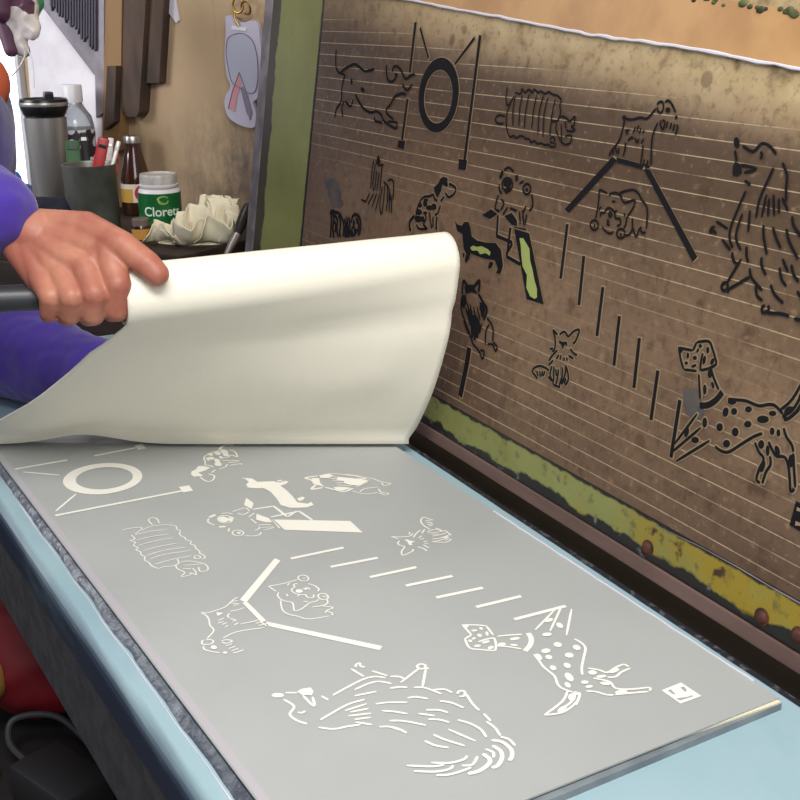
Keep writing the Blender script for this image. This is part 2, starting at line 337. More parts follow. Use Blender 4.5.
motif('collie_drawing',
 ('t', (260, 650, 5.714), .0022, [[(145,247),(215,247)], [(245,262),(310,325),(300,270)], [(135,285),(195,325),(170,370),(210,405),(270,425)], [(215,358),(240,362),(258,350)], [(350,265),(390,288)],
  [(415,262),(500,215),(590,170),(660,155),(718,162)], [(520,110),(595,155)], [(548,100),(550,85),(570,78),(575,95),(600,100)], [(640,122),(728,150)], [(745,153),(800,157)], [(540,230),(620,195),(680,183),(752,195)], [(540,265),(665,240)],
  [(345,402),(400,370),(500,315),(600,285)], [(485,350),(610,310)], [(515,358),(620,338)], [(505,380),(635,365)], [(540,400),(632,388)], [(545,415),(640,430)], [(335,445),(420,455),(500,440),(575,430)],
  [(660,312),(730,303),(800,303)], [(695,350),(800,358)], [(740,408),(800,408)], [(680,443),(740,442),(800,462)], [(745,222),(800,216)]],
  [[(212,240),(240,225),(290,218),(306,240),(295,262),(240,260)]], [(102,262,36,13)]),
 ('t', (390, 650, 5.714), .0023, [[(0,155),(50,155),(85,170)], [(60,190),(170,105)], ell(180,98,24,14), [(205,110),(185,215)], [(222,112),(195,100)], [(0,222),(50,215),(100,217)], [(135,218),(200,220),(295,255)], [(245,232),(310,228),(355,248)],
  [(100,278),(150,272),(218,283)], [(0,303),(100,303)], [(0,352),(100,368)], [(0,408),(80,410),(205,434)], [(0,443),(50,455),(95,478)], [(283,295),(350,305),(422,335)], [(205,347),(280,347),(332,362)], [(162,367),(255,380)], [(218,400),(280,402),(338,418)],
  [(385,403),(460,425),(520,460),(550,502)], [(333,457),(490,525)], [(248,487),(310,515),(428,552)], [(198,523),(260,550),(335,562)], [(385,255),(395,240),(425,240),(425,265),(395,270)], [(435,255),(470,310),(510,350)], [(535,368),(575,410)], [(550,412),(600,450),(630,495)],
  [(630,500),(680,515),(715,552)], [.0032,(580,520),(640,530),(690,570),(697,610),(680,637)], [.0032,(585,550),(630,580),(640,620),(615,665),(580,677)], [(545,570),(590,590),(590,620)], [.0034,(530,597),(570,630),(560,660),(510,695),(445,712)],
  [(440,608),(420,630),(340,650),(235,648)], [(310,660),(240,670),(95,665)], [(360,665),(340,685),(260,700),(135,697)], [(500,612),(470,660),(410,665)], [(465,675),(400,700),(330,718),(265,720)]], [], []))
LOGO = [T(640+a/10, 670+b/10) for a, b in [(215,208),(410,130),(615,265),(405,342)]]
LOGOM = [[T(640+a/10, 670+b/10) for a, b in q] for q in [[(275,210),(310,203),(355,250),(330,250)], [(402,182),(440,172),(468,210),(455,228)], [(360,292),(470,278),(520,260),(532,272),(400,312)]]]
ART.append(('maker_mark', [('F', 0, LOGO)]))

def ribbon(bm, pts, w, put, grow=0.0):
    pts = [Vector((a, b)) for a, b in pts]
    q = [pts[0]]
    for p in pts[1:]:
        if (p-q[-1]).length > 2e-4: q.append(p)
    if len(q) < 2: return
    d0 = (q[1]-q[0]).normalized(); d1 = (q[-1]-q[-2]).normalized(); h = w/2+grow
    q[0] = q[0]-d0*grow; q[-1] = q[-1]+d1*grow
    L, Rr = [], []
    n = len(q)
    for i, p in enumerate(q):
        d = (q[min(i+1, n-1)]-q[max(i-1, 0)]).normalized(); nn = Vector((-d.y, d.x))
        k = h if w > .0029 or 0 < i < n-1 else h*.6
        L.append(bm.verts.new(put(*(p+nn*k)))); Rr.append(bm.verts.new(put(*(p-nn*k))))
    for i in range(n-1): bm.faces.new((L[i], Rr[i], Rr[i+1], L[i+1]))
def fill(bm, pts, put, grow=0.0):
    if grow:
        c = sum((Vector(p) for p in pts), Vector((0, 0)))/len(pts)
        pts = [tuple(Vector(p)+(Vector(p)-c).normalized()*grow) for p in pts]
    bm.faces.new([bm.verts.new(put(*p)) for p in pts])
def draw(bm, items, put, grow=0.0, k=1.0):
    for n_, (t, w, pts) in enumerate(items):
        pz = lambda u, v, h=n_*4e-6: (lambda q: (q[0], q[1], q[2]+h))(put(u, v))
        if t == 'S': ribbon(bm, pts, w*(k if k <= 1 or w < .003 else 1), pz, grow)
        else: fill(bm, pts, pz, grow)
def orient(bm, n):
    bm.normal_update()
    for f in bm.faces:
        if f.normal.dot(n) < 0: f.normal_flip()

#================================================================== SETTING
FLOOR_Z = -.78; TZ = -.007      # tabletop just under the print stack
m_floor = mat('floor_concrete', (52, 48, 46), .8, c2=(34, 31, 30), scale=6, bump=.3)
bm = BM(); boxr(bm, -2.6, 1.9, -2.0, 1.6, FLOOR_Z-.05, FLOOR_Z); struct(obj('floor', bm, m_floor))

m_wall = mat('wall_board', (176, 152, 120), .75); b = NB(m_wall)
n1 = b.noise(3, 8); dirt = b.noise(14, 8, (1, 1, .6)); streak = b.noise(40, 6, (1, 1, .12))
low = b.step(b.z, .30, .19)
right = b.step(b.x, .16, -.05)
k1 = b.mix(b.step(n1, .4, .65), (184, 158, 124), (160, 134, 104))
k2 = b.mix(b.step(streak, .58, .75, 0, .5), k1, (120, 98, 76))
df = b.math('MULTIPLY', b.step(b.math('ADD', b.math('MULTIPLY', dirt, .5), b.math('MULTIPLY', b.noise(45, 9, (1, 1, .6), .7), .5)), .37, .58), b.math('MULTIPLY', low, right))
k3 = b.mix(df, k2, (88, 76, 68)); b.color(k3); b.bump(dirt, .2)
W0 = ws(on_w(31, 130)); WINS = (W0, W0+.62); WINZ = (.06, .50)
bm = BM()
boxr(bm, -1.9, WINS[0], -.06, 0, FLOOR_Z, 1.1); boxr(bm, WINS[1], 1.3, -.06, 0, FLOOR_Z, 1.1)
boxr(bm, WINS[0], WINS[1], -.06, 0, FLOOR_Z, WINZ[0]); boxr(bm, WINS[0], WINS[1], -.06, 0, WINZ[1], 1.1)
o = struct(obj('wall_back', bm, m_wall)); o.matrix_world = WMAT
m_pane = mat('window_daylight', (240, 244, 255), .3, emit=(238, 243, 255), estr=1.6)
m_wf = mat('window_frame_paint', (214, 212, 216), .5)
win = struct(bpy.data.objects.new('window_1', None)); COL.objects.link(win); win.matrix_world = WMAT
bm = BM(); boxr(bm, WINS[0]+.010, WINS[1]-.02, -.05, -.04, WINZ[0]+.02, WINZ[1]-.02); obj('window_pane', bm, m_pane, win)
bm = BM(); e_ = .001
boxr(bm, WINS[0]+e_, WINS[0]+.010, -.06, .012, WINZ[0]+e_, WINZ[1]-e_); boxr(bm, WINS[1]-.02, WINS[1]-e_, -.06, .012, WINZ[0]+e_, WINZ[1]-e_)
boxr(bm, WINS[0]+.010, WINS[1]-.02, -.06, .012, WINZ[0]+e_, WINZ[0]+.02); boxr(bm, WINS[0]+.010, WINS[1]-.02, -.06, .012, WINZ[1]-.02, WINZ[1]-e_)
obj('window_frame', bm, m_wf, win)

#================================================================== TABLE
m_blue = mat('table_blue_paint', (160, 188, 196), .38); b = NB(m_blue); b.y = b.math('ADD', b.y, -.22)
n1 = b.noise(5, 8); n2 = b.noise(30, 8, (.35, 1, 1)); n3 = b.noise(160, 3)
c1 = b.mix(b.step(n1, .35, .7), (160, 186, 193), (146, 174, 184))
c1 = b.mix(b.step(n2, .55, .8, 0, .6), c1, (130, 160, 177))
n4 = b.noise(9, 8, (.5, 3, 1)); n5 = b.noise(26, 6, (.12, 2.5, 1))
eb = b.math('ADD', b.math('SUBTRACT', b.y, b.math('MULTIPLY', b.math('ADD', b.x, .3), .062)), .4045)
edge = b.math('ADD', b.step(eb, .015, .000), b.math('ADD', b.math('MULTIPLY', b.math('SUBTRACT', n4, .5), .45), b.math('MULTIPLY', b.math('SUBTRACT', n5, .5), .7)))
c2 = b.mix(b.step(edge, .35, .95), c1, (46, 56, 74))
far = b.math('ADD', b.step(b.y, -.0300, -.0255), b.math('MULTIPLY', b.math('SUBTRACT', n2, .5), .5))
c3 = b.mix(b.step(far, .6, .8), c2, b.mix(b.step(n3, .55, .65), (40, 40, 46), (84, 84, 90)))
b.color(c3); b.bump(n2, .08); b.rough(b.step(n1, .3, .7, .32, .5))
m_apron = mat('table_edge_dark', (70, 68, 72), .7, c2=(56, 54, 58), scale=60, bump=.25, bscale=300)
m_leg = mat('table_leg_steel', (46, 46, 50), .6, c2=(70, 50, 40), scale=12)
TX0, TX1 = -.745, 1.5
table = thing('printing_table', 'long pale blue printing table with a worn dark near edge, under the printed sheet', 'table', (.3, -.22, FLOOR_Z))
bm = BM()
def yE(x): return -.4045+.062*x
def tprof(x):
    e = yE(x); return [(-.019, TZ-.03), (-.019, TZ-.002), (-.021, TZ), (-.30, TZ), (e+.010, TZ), (e+.0075, TZ-.0004), (e+.005, TZ-.0014), (e+.0028, TZ-.003), (e+.0012, TZ-.0052), (e+.0002, TZ-.0085), (e, TZ-.012), (e, TZ-.03)]
A = [bm.verts.new((TX0, y, z)) for y, z in tprof(TX0)]; B = [bm.verts.new((TX1, y, z)) for y, z in tprof(TX1)]
for k in range(len(A)):
    k2 = (k+1) % len(A); bm.faces.new((A[k], A[k2], B[k2], B[k]))
bm.faces.new(A); bm.faces.new(B); bmesh.ops.recalc_face_normals(bm, faces=bm.faces)
obj('tabletop', bm, m_blue, table, False, rel(table))
bm = BM()
vs = [bm.verts.new((x, yE(x)+o_, z_)) for x in (TX0+.002, TX1-.002) for o_, z_ in ((.0008, TZ-.0305), (.0008, TZ-.106), (.022, TZ-.106), (.022, TZ-.0305))]
for k in range(4): bm.faces.new((vs[k], vs[(k+1) % 4], vs[4+(k+1) % 4], vs[4+k]))
bm.faces.new(vs[:4]); bm.faces.new(vs[4:]); bmesh.ops.recalc_face_normals(bm, faces=bm.faces)
obj('apron', bm, m_apron, table, inv=rel(table))
bm = BM(); boxr(bm, TX0+.002, TX1-.002, -.06, -.032, TZ-.10, TZ-.0305); obj('apron', bm, m_apron, table, inv=rel(table))
for x in (TX0+.06, TX1-.06):
    for y in (-.30, -.085):
        bm = BM(); boxr(bm, x-.022, x+.022, y-.022, y+.022, FLOOR_Z, TZ-.0305); obj('leg', bm, m_leg, table, inv=rel(table))
SHZ = -.36
bm = BM(); boxr(bm, TX0+.09, TX1-.09, -.47, -.09, SHZ-.02, SHZ)
m_shelf = mat('undershelf_board', (40, 35, 33), .8, c2=(26, 23, 22), scale=10)
obj('lower_shelf', bm, m_shelf, table, inv=rel(table))

# hinge beam behind the table carrying the screen
m_red = mat('hinge_bar_red_oxide', (98, 74, 68), .5, c2=(126, 100, 92), scale=25, stretch=(.3, 1, 1), lo=.35, hi=.75)
m_black = mat('black_steel', (20, 19, 20), .55, c2=(34, 30, 29), scale=30)

#================================================================== SCREEN
scr = thing('printing_screen', 'large raised silkscreen in a green painted frame, brown mesh covered in black dog drawings', 'silkscreen', ON)
scr.rotation_mode = 'QUATERNION'
scr.rotation_quaternion = Matrix((Vector((1, 0, 0)), EV, NV)).transposed().to_quaternion()
U0, U1, V0, V1 = -.674, .80, .004, .455
IU0, IU1, IV0, IV1 = -.517, .68, .0375, .418   # mesh window
RT = .03                                     # rail thickness behind the face
m_green = mat('frame_green_paint', (150, 158, 84), .45); b = NB(m_green)
n1 = b.noise(9, 8); n2 = b.noise(55, 6); n3 = b.noise(22, 8)
g = b.mix(b.step(n1, .35, .7), (140, 143, 84), (118, 121, 64))
bot = b.step(b.y, .06, .03)
rustx = b.math('MULTIPLY', b.step(b.x, -.05, .26), bot)
rustf = b.step(b.math('ADD', rustx, b.math('MULTIPLY', b.math('SUBTRACT', n3, .5), 2.2)), .42, .95)
g = b.mix(rustf, g, (150, 128, 34))
pit = b.math('MULTIPLY', b.step(n2, .60, .68), b.math('MULTIPLY', b.step(b.x, -.15, .15), bot))
g = b.mix(pit, g, (66, 36, 18)); g = b.mix(b.math('MULTIPLY', b.step(n2, .42, .34, 0, .8), bot), g, (96, 92, 52))
spot = b.math('MULTIPLY', b.step(n3, .60, .72, 0, .8), bot)
g = b.mix(spot, g, (92, 84, 38))
# crust of dark ink along the lower edge of the bottom rail
ctop = b.math('ADD', b.y, b.math('MULTIPLY', b.math('SUBTRACT', n3, .5), .030))
g = b.mix(b.math('MULTIPLY', b.step(ctop, .0130, .0108), bot), g, b.mix(b.step(n2, .60, .66), (26, 25, 24), (112, 114, 120)))
# dark ink rim at the inner edge of the rails
rim = b.math('ADD', b.y, b.math('MULTIPLY', b.math('SUBTRACT', n2, .5), .010))
g = b.mix(b.math('MULTIPLY', b.step(rim, .0335, .0352), b.step(b.y, .1, .05)), g, (24, 22, 20))
vl = b.math('MULTIPLY', b.math('SUBTRACT', n3, .5), .030)
lx = b.math('ADD', b.x, vl)
g = b.mix(b.step(lx, -.644, -.647), g, (58, 54, 44))
g = b.mix(b.math('MULTIPLY', b.step(b.math('ADD', b.x, b.math('MULTIPLY', b.math('SUBTRACT', n2, .5), .006)), -.523, -.521), b.step(b.x, -.3, -.4)), g, (26, 24, 22))
b.color(g); b.bump(n3, .25)
m_tan = mat('parcel_tape_tan', (196, 150, 96), .42, c2=(178, 132, 82), scale=18, bump=.1, bscale=60)
m_lip = mat('frame_lip_grey', (134, 128, 134), .5, c2=(104, 98, 102), scale=30)
def rail(name, u0, u1, v0, v1, m, bev=.002, z1=0.0, z0=-RT):
    bm = BM(); boxr(bm, u0, u1, v0, v1, z0, z1, bev); return obj(name, bm, m, scr)
rail('side_rail', U0, IU0, V0, V1, m_green)
rail('side_rail', IU1, U1, V0, V1, m_green)
rail('bottom_rail', IU0, IU1, V0, IV0, m_green)
rail('top_rail', IU0, IU1, IV1, V1, m_green)
l = rail('edge_lip', U0-.028, U0-.0005, V0, V1, m_lip); l['label'] = 'grey metal lip along the left side'
hb = rail('hinge_bar', U0, U1, -.0085, .0035, m_red, .001, .001, -.03); hb['label'] = 'reddish brown hinge bar'
# mesh panel: stencil-coated mesh with woven lines, tonal bands and spots
m_mesh = mat('stencil_mesh', (140, 112, 84), .45, spec=.3); b = NB(m_mesh)
n1 = b.noise(6, 8); n2 = b.noise(34, 7); n3 = b.noise(70, 5); n4 = b.noise(15, 8, (1, .35, 1))
ink = b.mix(b.step(n1, .35, .68), (136, 110, 86), (112, 88, 70))
top = b.mix(b.step(n2, .3, .7), (196, 172, 130), (170, 146, 106))
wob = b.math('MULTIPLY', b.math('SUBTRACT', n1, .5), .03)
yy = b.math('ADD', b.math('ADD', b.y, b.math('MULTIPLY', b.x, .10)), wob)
base = b.mix(b.step(yy, .330, .372), ink, top)
# darker brown band across the upper part of the mesh
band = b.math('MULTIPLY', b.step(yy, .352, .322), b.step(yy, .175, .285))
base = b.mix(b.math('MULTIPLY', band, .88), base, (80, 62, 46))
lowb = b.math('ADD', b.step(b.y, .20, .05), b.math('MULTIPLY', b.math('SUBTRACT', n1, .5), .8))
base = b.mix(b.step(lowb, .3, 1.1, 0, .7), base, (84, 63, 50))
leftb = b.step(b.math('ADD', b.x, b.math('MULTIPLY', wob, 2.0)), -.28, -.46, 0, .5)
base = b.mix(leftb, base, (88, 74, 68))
base = b.mix(b.math('MULTIPLY', b.step(n2, .58, .70), b.step(b.x, -.5, .3, .2, .75)), base, (74, 52, 38))
base = b.mix(b.math('MULTIPLY', b.step(n4, .60, .72), b.step(b.y, .17, .05, 0, .85)), base, (52, 38, 30))
vor = b.nt.nodes.new('ShaderNodeTexVoronoi'); vor.inputs['Scale'].default_value = 34; b.nt.links.new(b.tc, vor.inputs['Vector'])
sp = b.math('MULTIPLY', b.step(vor.outputs['Distance'], .24, .18), b.step(b.noise(9, 2), .54, .58))
base = b.mix(b.math('MULTIPLY', sp, .55), base, (82, 60, 44))
# woven thread lines parallel to the hinge, shown in the dark band and the lower part
per = .0128
fr = b.math('FRACT', b.math('DIVIDE', b.math('ADD', b.y, b.math('MULTIPLY', b.math('SUBTRACT', b.noise(3, 2), .5), .004)), per))
ln = b.step(b.math('ABSOLUTE', b.math('SUBTRACT', fr, .5)), .036, .018)
zone = b.math('MAXIMUM', b.step(band, .05, .4), b.step(b.y, .17, .11))
brk = b.step(b.noise(50, 3, (.25, 3, 1)), .34, .5, .25, 1)
lf = b.math('MULTIPLY', b.math('MULTIPLY', ln, zone), b.math('MULTIPLY', brk, .7))
base = b.mix(lf, base, (206, 186, 150)); g1 = b.noise(120, 6, None, .7); g2 = b.noise(48, 8, (1, .5, 1), .7)
base = b.mix(b.step(g1, .52, .66, 0, .45), base, (70, 50, 38)); base = b.mix(b.step(g2, .60, .70, 0, .55), base, (62, 42, 30))
base = b.mix(b.step(g1, .42, .32, 0, .35), base, (178, 150, 116))
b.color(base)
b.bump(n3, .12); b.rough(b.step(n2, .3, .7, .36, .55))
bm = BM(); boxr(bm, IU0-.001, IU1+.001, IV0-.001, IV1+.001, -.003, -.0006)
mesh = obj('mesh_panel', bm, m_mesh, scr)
m_ink = mat('stencil_ink_black', (20, 18, 22), .7, spec=.2)
m_halo = mat('stencil_bare_mesh', (150, 128, 100), .5)
m_patch = mat('see_through_green', (160, 170, 96), .5)
m_smear = mat('grey_smear', (74, 70, 72), .6, c2=(92, 82, 76), scale=60)
for name, items in ART:
    bm = BM()
    draw(bm, items, lambda u, v: (u, v, .0002), 0, 1.0 if name in ('collie_drawing', 'dalmatian_drawing') else 1.3); orient(bm, Vector((0, 0, 1)))
    d = obj(name, bm, m_ink, mesh)
    if name in ('dalmatian_drawing', 'ramp_frame_drawing', 'weave_pole_drawing', 'seesaw_drawing', 'dachshund_drawing', 'tyre_jump_drawing', 'spotted_dog_drawing', 'sitting_terrier_drawing', 'slalom_post_drawing'):
        bh = BM(); draw(bh, items, lambda u, v: (u, v, -.0003), .0011); orient(bh, Vector((0, 0, 1)))
        me = bpy.data.meshes.new('halo'); bh.to_mesh(me); bh.free()
        d.data.materials.append(m_halo)
        tmp = bmesh.new(); tmp.from_mesh(d.data); n0 = len(tmp.faces); tmp.from_mesh(me); tmp.faces.ensure_lookup_table()
        for f in tmp.faces[n0:]: f.material_index = 1
        tmp.to_mesh(d.data); tmp.free(); bpy.data.meshes.remove(me)
    if name == 'maker_mark':
        bh = BM()
        for q in LOGOM: fill(bh, q, lambda u, v: (u, v, .0006))
        orient(bh, Vector((0, 0, 1))); me = bpy.data.meshes.new('h'); bh.to_mesh(me); bh.free(); d.data.materials.append(m_halo)
        tmp = bmesh.new(); tmp.from_mesh(d.data); n0 = len(tmp.faces); tmp.from_mesh(me); tmp.faces.ensure_lookup_table()
        for f in tmp.faces[n0:]: f.material_index = 1
        tmp.to_mesh(d.data); tmp.free()
for pts in ([(165,300),(190,285),(215,295),(260,290),(310,315),(330,340),(320,365),(290,345),(245,355),(225,325),(180,325)],
            [(560,225),(590,225),(610,260),(640,310),(645,400),(665,480),(680,560),(700,630),(700,700),(680,710),(645,690),(615,620),(620,520),(585,450),(575,360),(570,280)]):
    bm = BM(); fill(bm, [S(450+a/8, 210+c/8) for a, c in pts], lambda u, v: (u, v, .0006)); orient(bm, Vector((0, 0, 1)))
    o = obj('clear_patch', bm, m_patch, mesh); o['label'] = 'green patch left unfilled inside a black shape'
for nm, pts, sc, x0, y0 in (('ink_smear', [(225,540),(290,525),(380,545),(410,620),(430,700),(440,790),(400,830),(330,860),(270,800),(235,700)], 10, 660, 335),
                            ('ink_smear', [(36,300),(60,275),(92,262),(120,268),(128,290),(150,305),(146,340),(168,380),(162,420),(186,465),(176,492),(150,498),(128,486),(112,500),(88,470),(82,430),(62,400),(66,360),(44,340)], 8, 320, 145)):
    bm = BM(); fill(bm, [S(x0+a/sc, y0+c/sc) for a, c in pts], lambda u, v: (u, v, -.0002)); orient(bm, Vector((0, 0, 1)))
    o = obj(nm, bm, m_smear, mesh); o['label'] = 'dull grey ink smear'
# tape over the top rail with a torn white edge
edge = [S(*q) for q in [(395, -2), (450, 8), (500, 17), (560, 28.5), (600, 36), (650, 42.5), (700, 50), (750, 60), (800, 69), (830, 74)]]
edge = [(-.50, .417)]+edge+[(.34, .352), (.45, .347), (.60, .345), (.69, .344)]
up = [(u, min(.46, .409-.09*(min(u, .3)-.09) if u > .05 else .455)) for u, v in edge]
bm = BM()
A = [bm.verts.new((u, v+.0012*noise.noise((u*60, 0, 0)), .0009)) for u, v in edge]; B = [bm.verts.new((u, max(v, e[1]+.002)+.0012*noise.noise((u*40, 3, 0)), .0012)) for (u, v), e in zip(up, edge)]
for k in range(len(A)-1): bm.faces.new((A[k], A[k+1], B[k+1], B[k]))
orient(bm, Vector((0, 0, 1)))
o = obj('tape_strip', bm, m_tan, scr, True); o['label'] = 'tan tape along the top rail'
m_white = mat('white_resin', (214, 210, 220), .45)
bm = BM(); tube(bm, [(u, v+.0012*noise.noise((u*60, 0, 0)), .001) for u, v in [(p.x, p.y) for p in crom([(u, v, 0) for u, v in edge], 6)]], [.0012+.0006*noise.noise((k*.4, 2, 0)) for k in range(6*(len(edge)-1)+1)], 6)
o = obj('torn_tape_edge', bm, m_white, scr, True); o['label'] = 'white torn tape edge'
bm = BM(); pts = [S(*q) for q in [(652, 525), (700, 548), (740, 570), (770, 588), (802, 606), (830, 622)]]
tube(bm, [(u, v+.001, 0) for u, v in pts], [.0002, .0003, .0004, .0005, .0006, .0006], 6); o = obj('torn_tape_edge', bm, m_lip, scr, True)
m_rust = mat('rusty_bolt', (88, 44, 26), .7, c2=(48, 26, 20), scale=120, bump=.4)
for px, py in ((648, 548), (762, 617), (799, 636)):
    u, v = S(px, py); bm = BM(); lathe(bm, [(0, .0035), (.003, .0032), (.0044, .0018), (.0048, 0), (.0048, -.001)], (u, v, 0), 16)
    lathe(bm, [(.0058, -.0005), (.0064, .0004), (.005, .0009), (0, .0009)], (u, v, 0), 16)
    o = obj('hinge_bolt', bm, m_rust, scr, True); o['label'] = 'rusty bolt head'
m_leafy = mat('dirty_green_grime', (86, 92, 52), .7, c2=(40, 36, 30), scale=80)
bm = BM()
for k in range(18):
    px = 690+random.uniform(0, 115); u, v = S(px, (px-702)*.13+random.uniform(-4, 2))
    bmesh.ops.create_icosphere(bm, subdivisions=2, radius=random.uniform(.0012, .0028), matrix=Matrix.Translation((u, v-.001, .001)) @ Matrix.Diagonal((1.6, 1, .6, 1)))
o = obj('ink_crust', bm, m_leafy, scr, True); o['label'] = 'lumps of dried ink on the top rail'

# near-black hinge beam filling the gap under the bar
m_beam = m_black
bm = BM(); boxr(bm, TX0, TX1, -.0185, .05, TZ-.12, -.022)
hbm = tag(obj('hinge_beam', bm, m_beam), 'black steel beam in the gap between blue table and raised screen', 'beam')

#================================================================== PRINT STACK on the table
def quad_sheet(name, corners, z0, z1, m, sub=12):
    bm = BM(); n = sub
    (a, b_, c, d) = [Vector((p[0], -p[1], 0)) for p in corners]
    g = []
    for i in range(n+1):
        row = []
        for j in range(n+1):
            p = (a.lerp(b_, i/n)).lerp(d.lerp(c, i/n), j/n); row.append(p)
        g.append(row)
    top = [[bm.verts.new((p.x, p.y, z1)) for p in r] for r in g]; bot = [[bm.verts.new((p.x, p.y, z0)) for p in r] for r in g]
    for i in range(n):
        for j in range(n):
            bm.faces.new((top[i][j], top[i+1][j], top[i+1][j+1], top[i][j+1])); bm.faces.new((bot[i][j], bot[i][j+1], bot[i+1][j+1], bot[i+1][j]))
    per = [(i, 0) for i in range(n)]+[(n, j) for j in range(n)]+[(i, n) for i in range(n, 0, -1)]+[(0, j) for j in range(n, 0, -1)]
    for (i, j), (k, l_) in zip(per, per[1:]+per[:1]): bm.faces.new((top[i][j], top[k][l_], bot[k][l_], bot[i][j]))
    bmesh.ops.recalc_face_normals(bm, faces=bm.faces); return obj(name, bm, m)
m_board = mat('print_board_grey', (128, 136, 140), .6, c2=(108, 116, 122), scale=25)
m_under = mat('under_cloth_cream', (226, 216, 186), .8, bump=.2, bscale=900)
bd = quad_sheet('print_board', [(-.41, .049), (.324, .039), (.334, .3555), (-.41, .402)], TZ, -.0024, m_board)
tag(bd, 'thin grey base board lying on the blue table under the sheets', 'board')
uc = quad_sheet('backing_cloth', [(-.405, .050), (.3235, .0395), (.3165, .356), (-.405, .4015)], -.0024, -.0012, m_under)
tag(uc, 'cream backing cloth showing as a pale line between board and grey sheet', 'cloth')
m_grey = mat('printed_grey_ink', (168, 167, 161), .55); b = NB(m_grey)
n1 = b.noise(4, 6); n2 = b.noise(400, 2)
b.color(b.mix(b.step(n1, .3, .7), (173, 175, 173), (163, 165, 164))); b.bump(n2, .12, .0006)
SC4 = [(-.405, .0485), (.321, .0385), (.3285, .3575), (-.405, .4025)]
ps = quad_sheet('printed_sheet', SC4, -.0012, 0.0, m_grey)
tag(ps, 'flat grey printed fabric sheet with white line drawings of dogs, lying on the blue table', 'printed fabric')
m_line = mat('unprinted_white', (240, 236, 226), .6)
for name, items in ART:
    us = [p[0] for t, w, pts in items for p in pts]
    if name == 'slalom_post_drawing': continue
    if min(us) < -.385 or max(us) < -.30: continue
    bm = BM(); draw(bm, items, lambda u, v: (u, -v, .0004), 0, .8 if name not in ('weave_pole_drawing',) else 1.0); orient(bm, Vector((0, 0, 1)))
    d = obj(name, bm, m_line, ps)
    if name == 'maker_mark':
        bh = BM()
        for q in LOGOM: fill(bh, q, lambda u, v: (u, -v, .0007))
        orient(bh, Vector((0, 0, 1))); me = bpy.data.meshes.new('h'); bh.to_mesh(me); bh.free(); d.data.materials.append(m_grey)
        tmp = bmesh.new(); tmp.from_mesh(d.data); n0 = len(tmp.faces); tmp.from_mesh(me); tmp.faces.ensure_lookup_table()
        for f in tmp.faces[n0:]: f.material_index = 1
        tmp.to_mesh(d.data); tmp.free()
# selvedge strip along the near edge of the sheet
m_selv = mat('bare_selvedge', (178, 173, 178), .7)
bm = BM()
A = []; B = []
for i in range(41):
    t = i/40; u = -.404+t*.732; v = .4022+(.3573-.4022)*t
    A.append(bm.verts.new((u, -v+.0005, .0003))); B.append(bm.verts.new((u, -v+.0062+.0006*noise.noise((u*25, 1, 0)), .0003)))
for k in range(40): bm.faces.new((A[k], A[k+1], B[k+1], B[k]))
orient(bm, Vector((0, 0, 1))); o = obj('selvedge', bm, m_selv, ps); o['label'] = 'pale lilac unprinted strip along the near edge'
# dark grey wavy strip along the near side of the sheet
m_edge_strip = mat('dark_edge_strip', (72, 76, 86), .3, c2=(112, 118, 128), scale=90, lo=.45, hi=.75, bump=.5, bscale=150)
bm = BM(); A = []; B = []; Cc = []
for i in range(161):
    t = i/160; u = -.55+t*1.1; v = .4022+(.3573-.4022)*(u+.404)/.732
    w = .0052+.0008*u/.3+.0016*noise.noise((u*22, 0, 0))+.0012*noise.noise((u*70, 4, 0))
    A.append(bm.verts.new((u, -v-.0002, TZ+.0042))); B.append(bm.verts.new((u, -v-.0008-w*.5, TZ+.0026+.0006*noise.noise((u*50, 9, 0))))); Cc.append(bm.verts.new((u, -v-.0008-w, TZ+.0002)))
for k in range(160): bm.faces.new((A[k], B[k], B[k+1], A[k+1])); bm.faces.new((B[k], Cc[k], Cc[k+1], B[k+1]))
orient(bm, Vector((0, 0, 1)))
tag(obj('near_edge_strip', bm, m_edge_strip, None, True), 'dark grey wavy strip on the blue table along the near side of the sheet', 'adhesive strip')
bm = BM(); pts = []
for i in range(120):
    u = -.27+i/119*.66; v = .4022+(.3573-.4022)*(u+.404)/.732
    pts.append((u, -v-.0078-.0012*u/.3-.0010*noise.noise((u*22, 0, 0)), TZ+.0002))
tube(bm, pts, [.0009*max(.15, .5+noise.noise((p[0]*18, 7, 0))) for p in pts], 6)
tag(obj('glue_line', bm, m_white, None, True), 'thin white glue line on the blue table beside the dark wavy strip', 'glue line')
bm = BM(); pts = []
for i in range(160):
    u = .0+i/159*.30; pts.append((u, -.0440+.0050*u/.33+.0008*noise.noise((u*60, 2, 0)), -.0002))
tube(bm, [(p[0], p[1]+.0005, p[2]) for p in pts], [.0014*max(.1, .6+.8*noise.noise((p[0]*14, 7, 0))) for p in pts], 6)
tag(obj('glue_line', bm, m_white, None, True), 'ragged white glue line along the hinge side of the grey sheet', 'glue line')

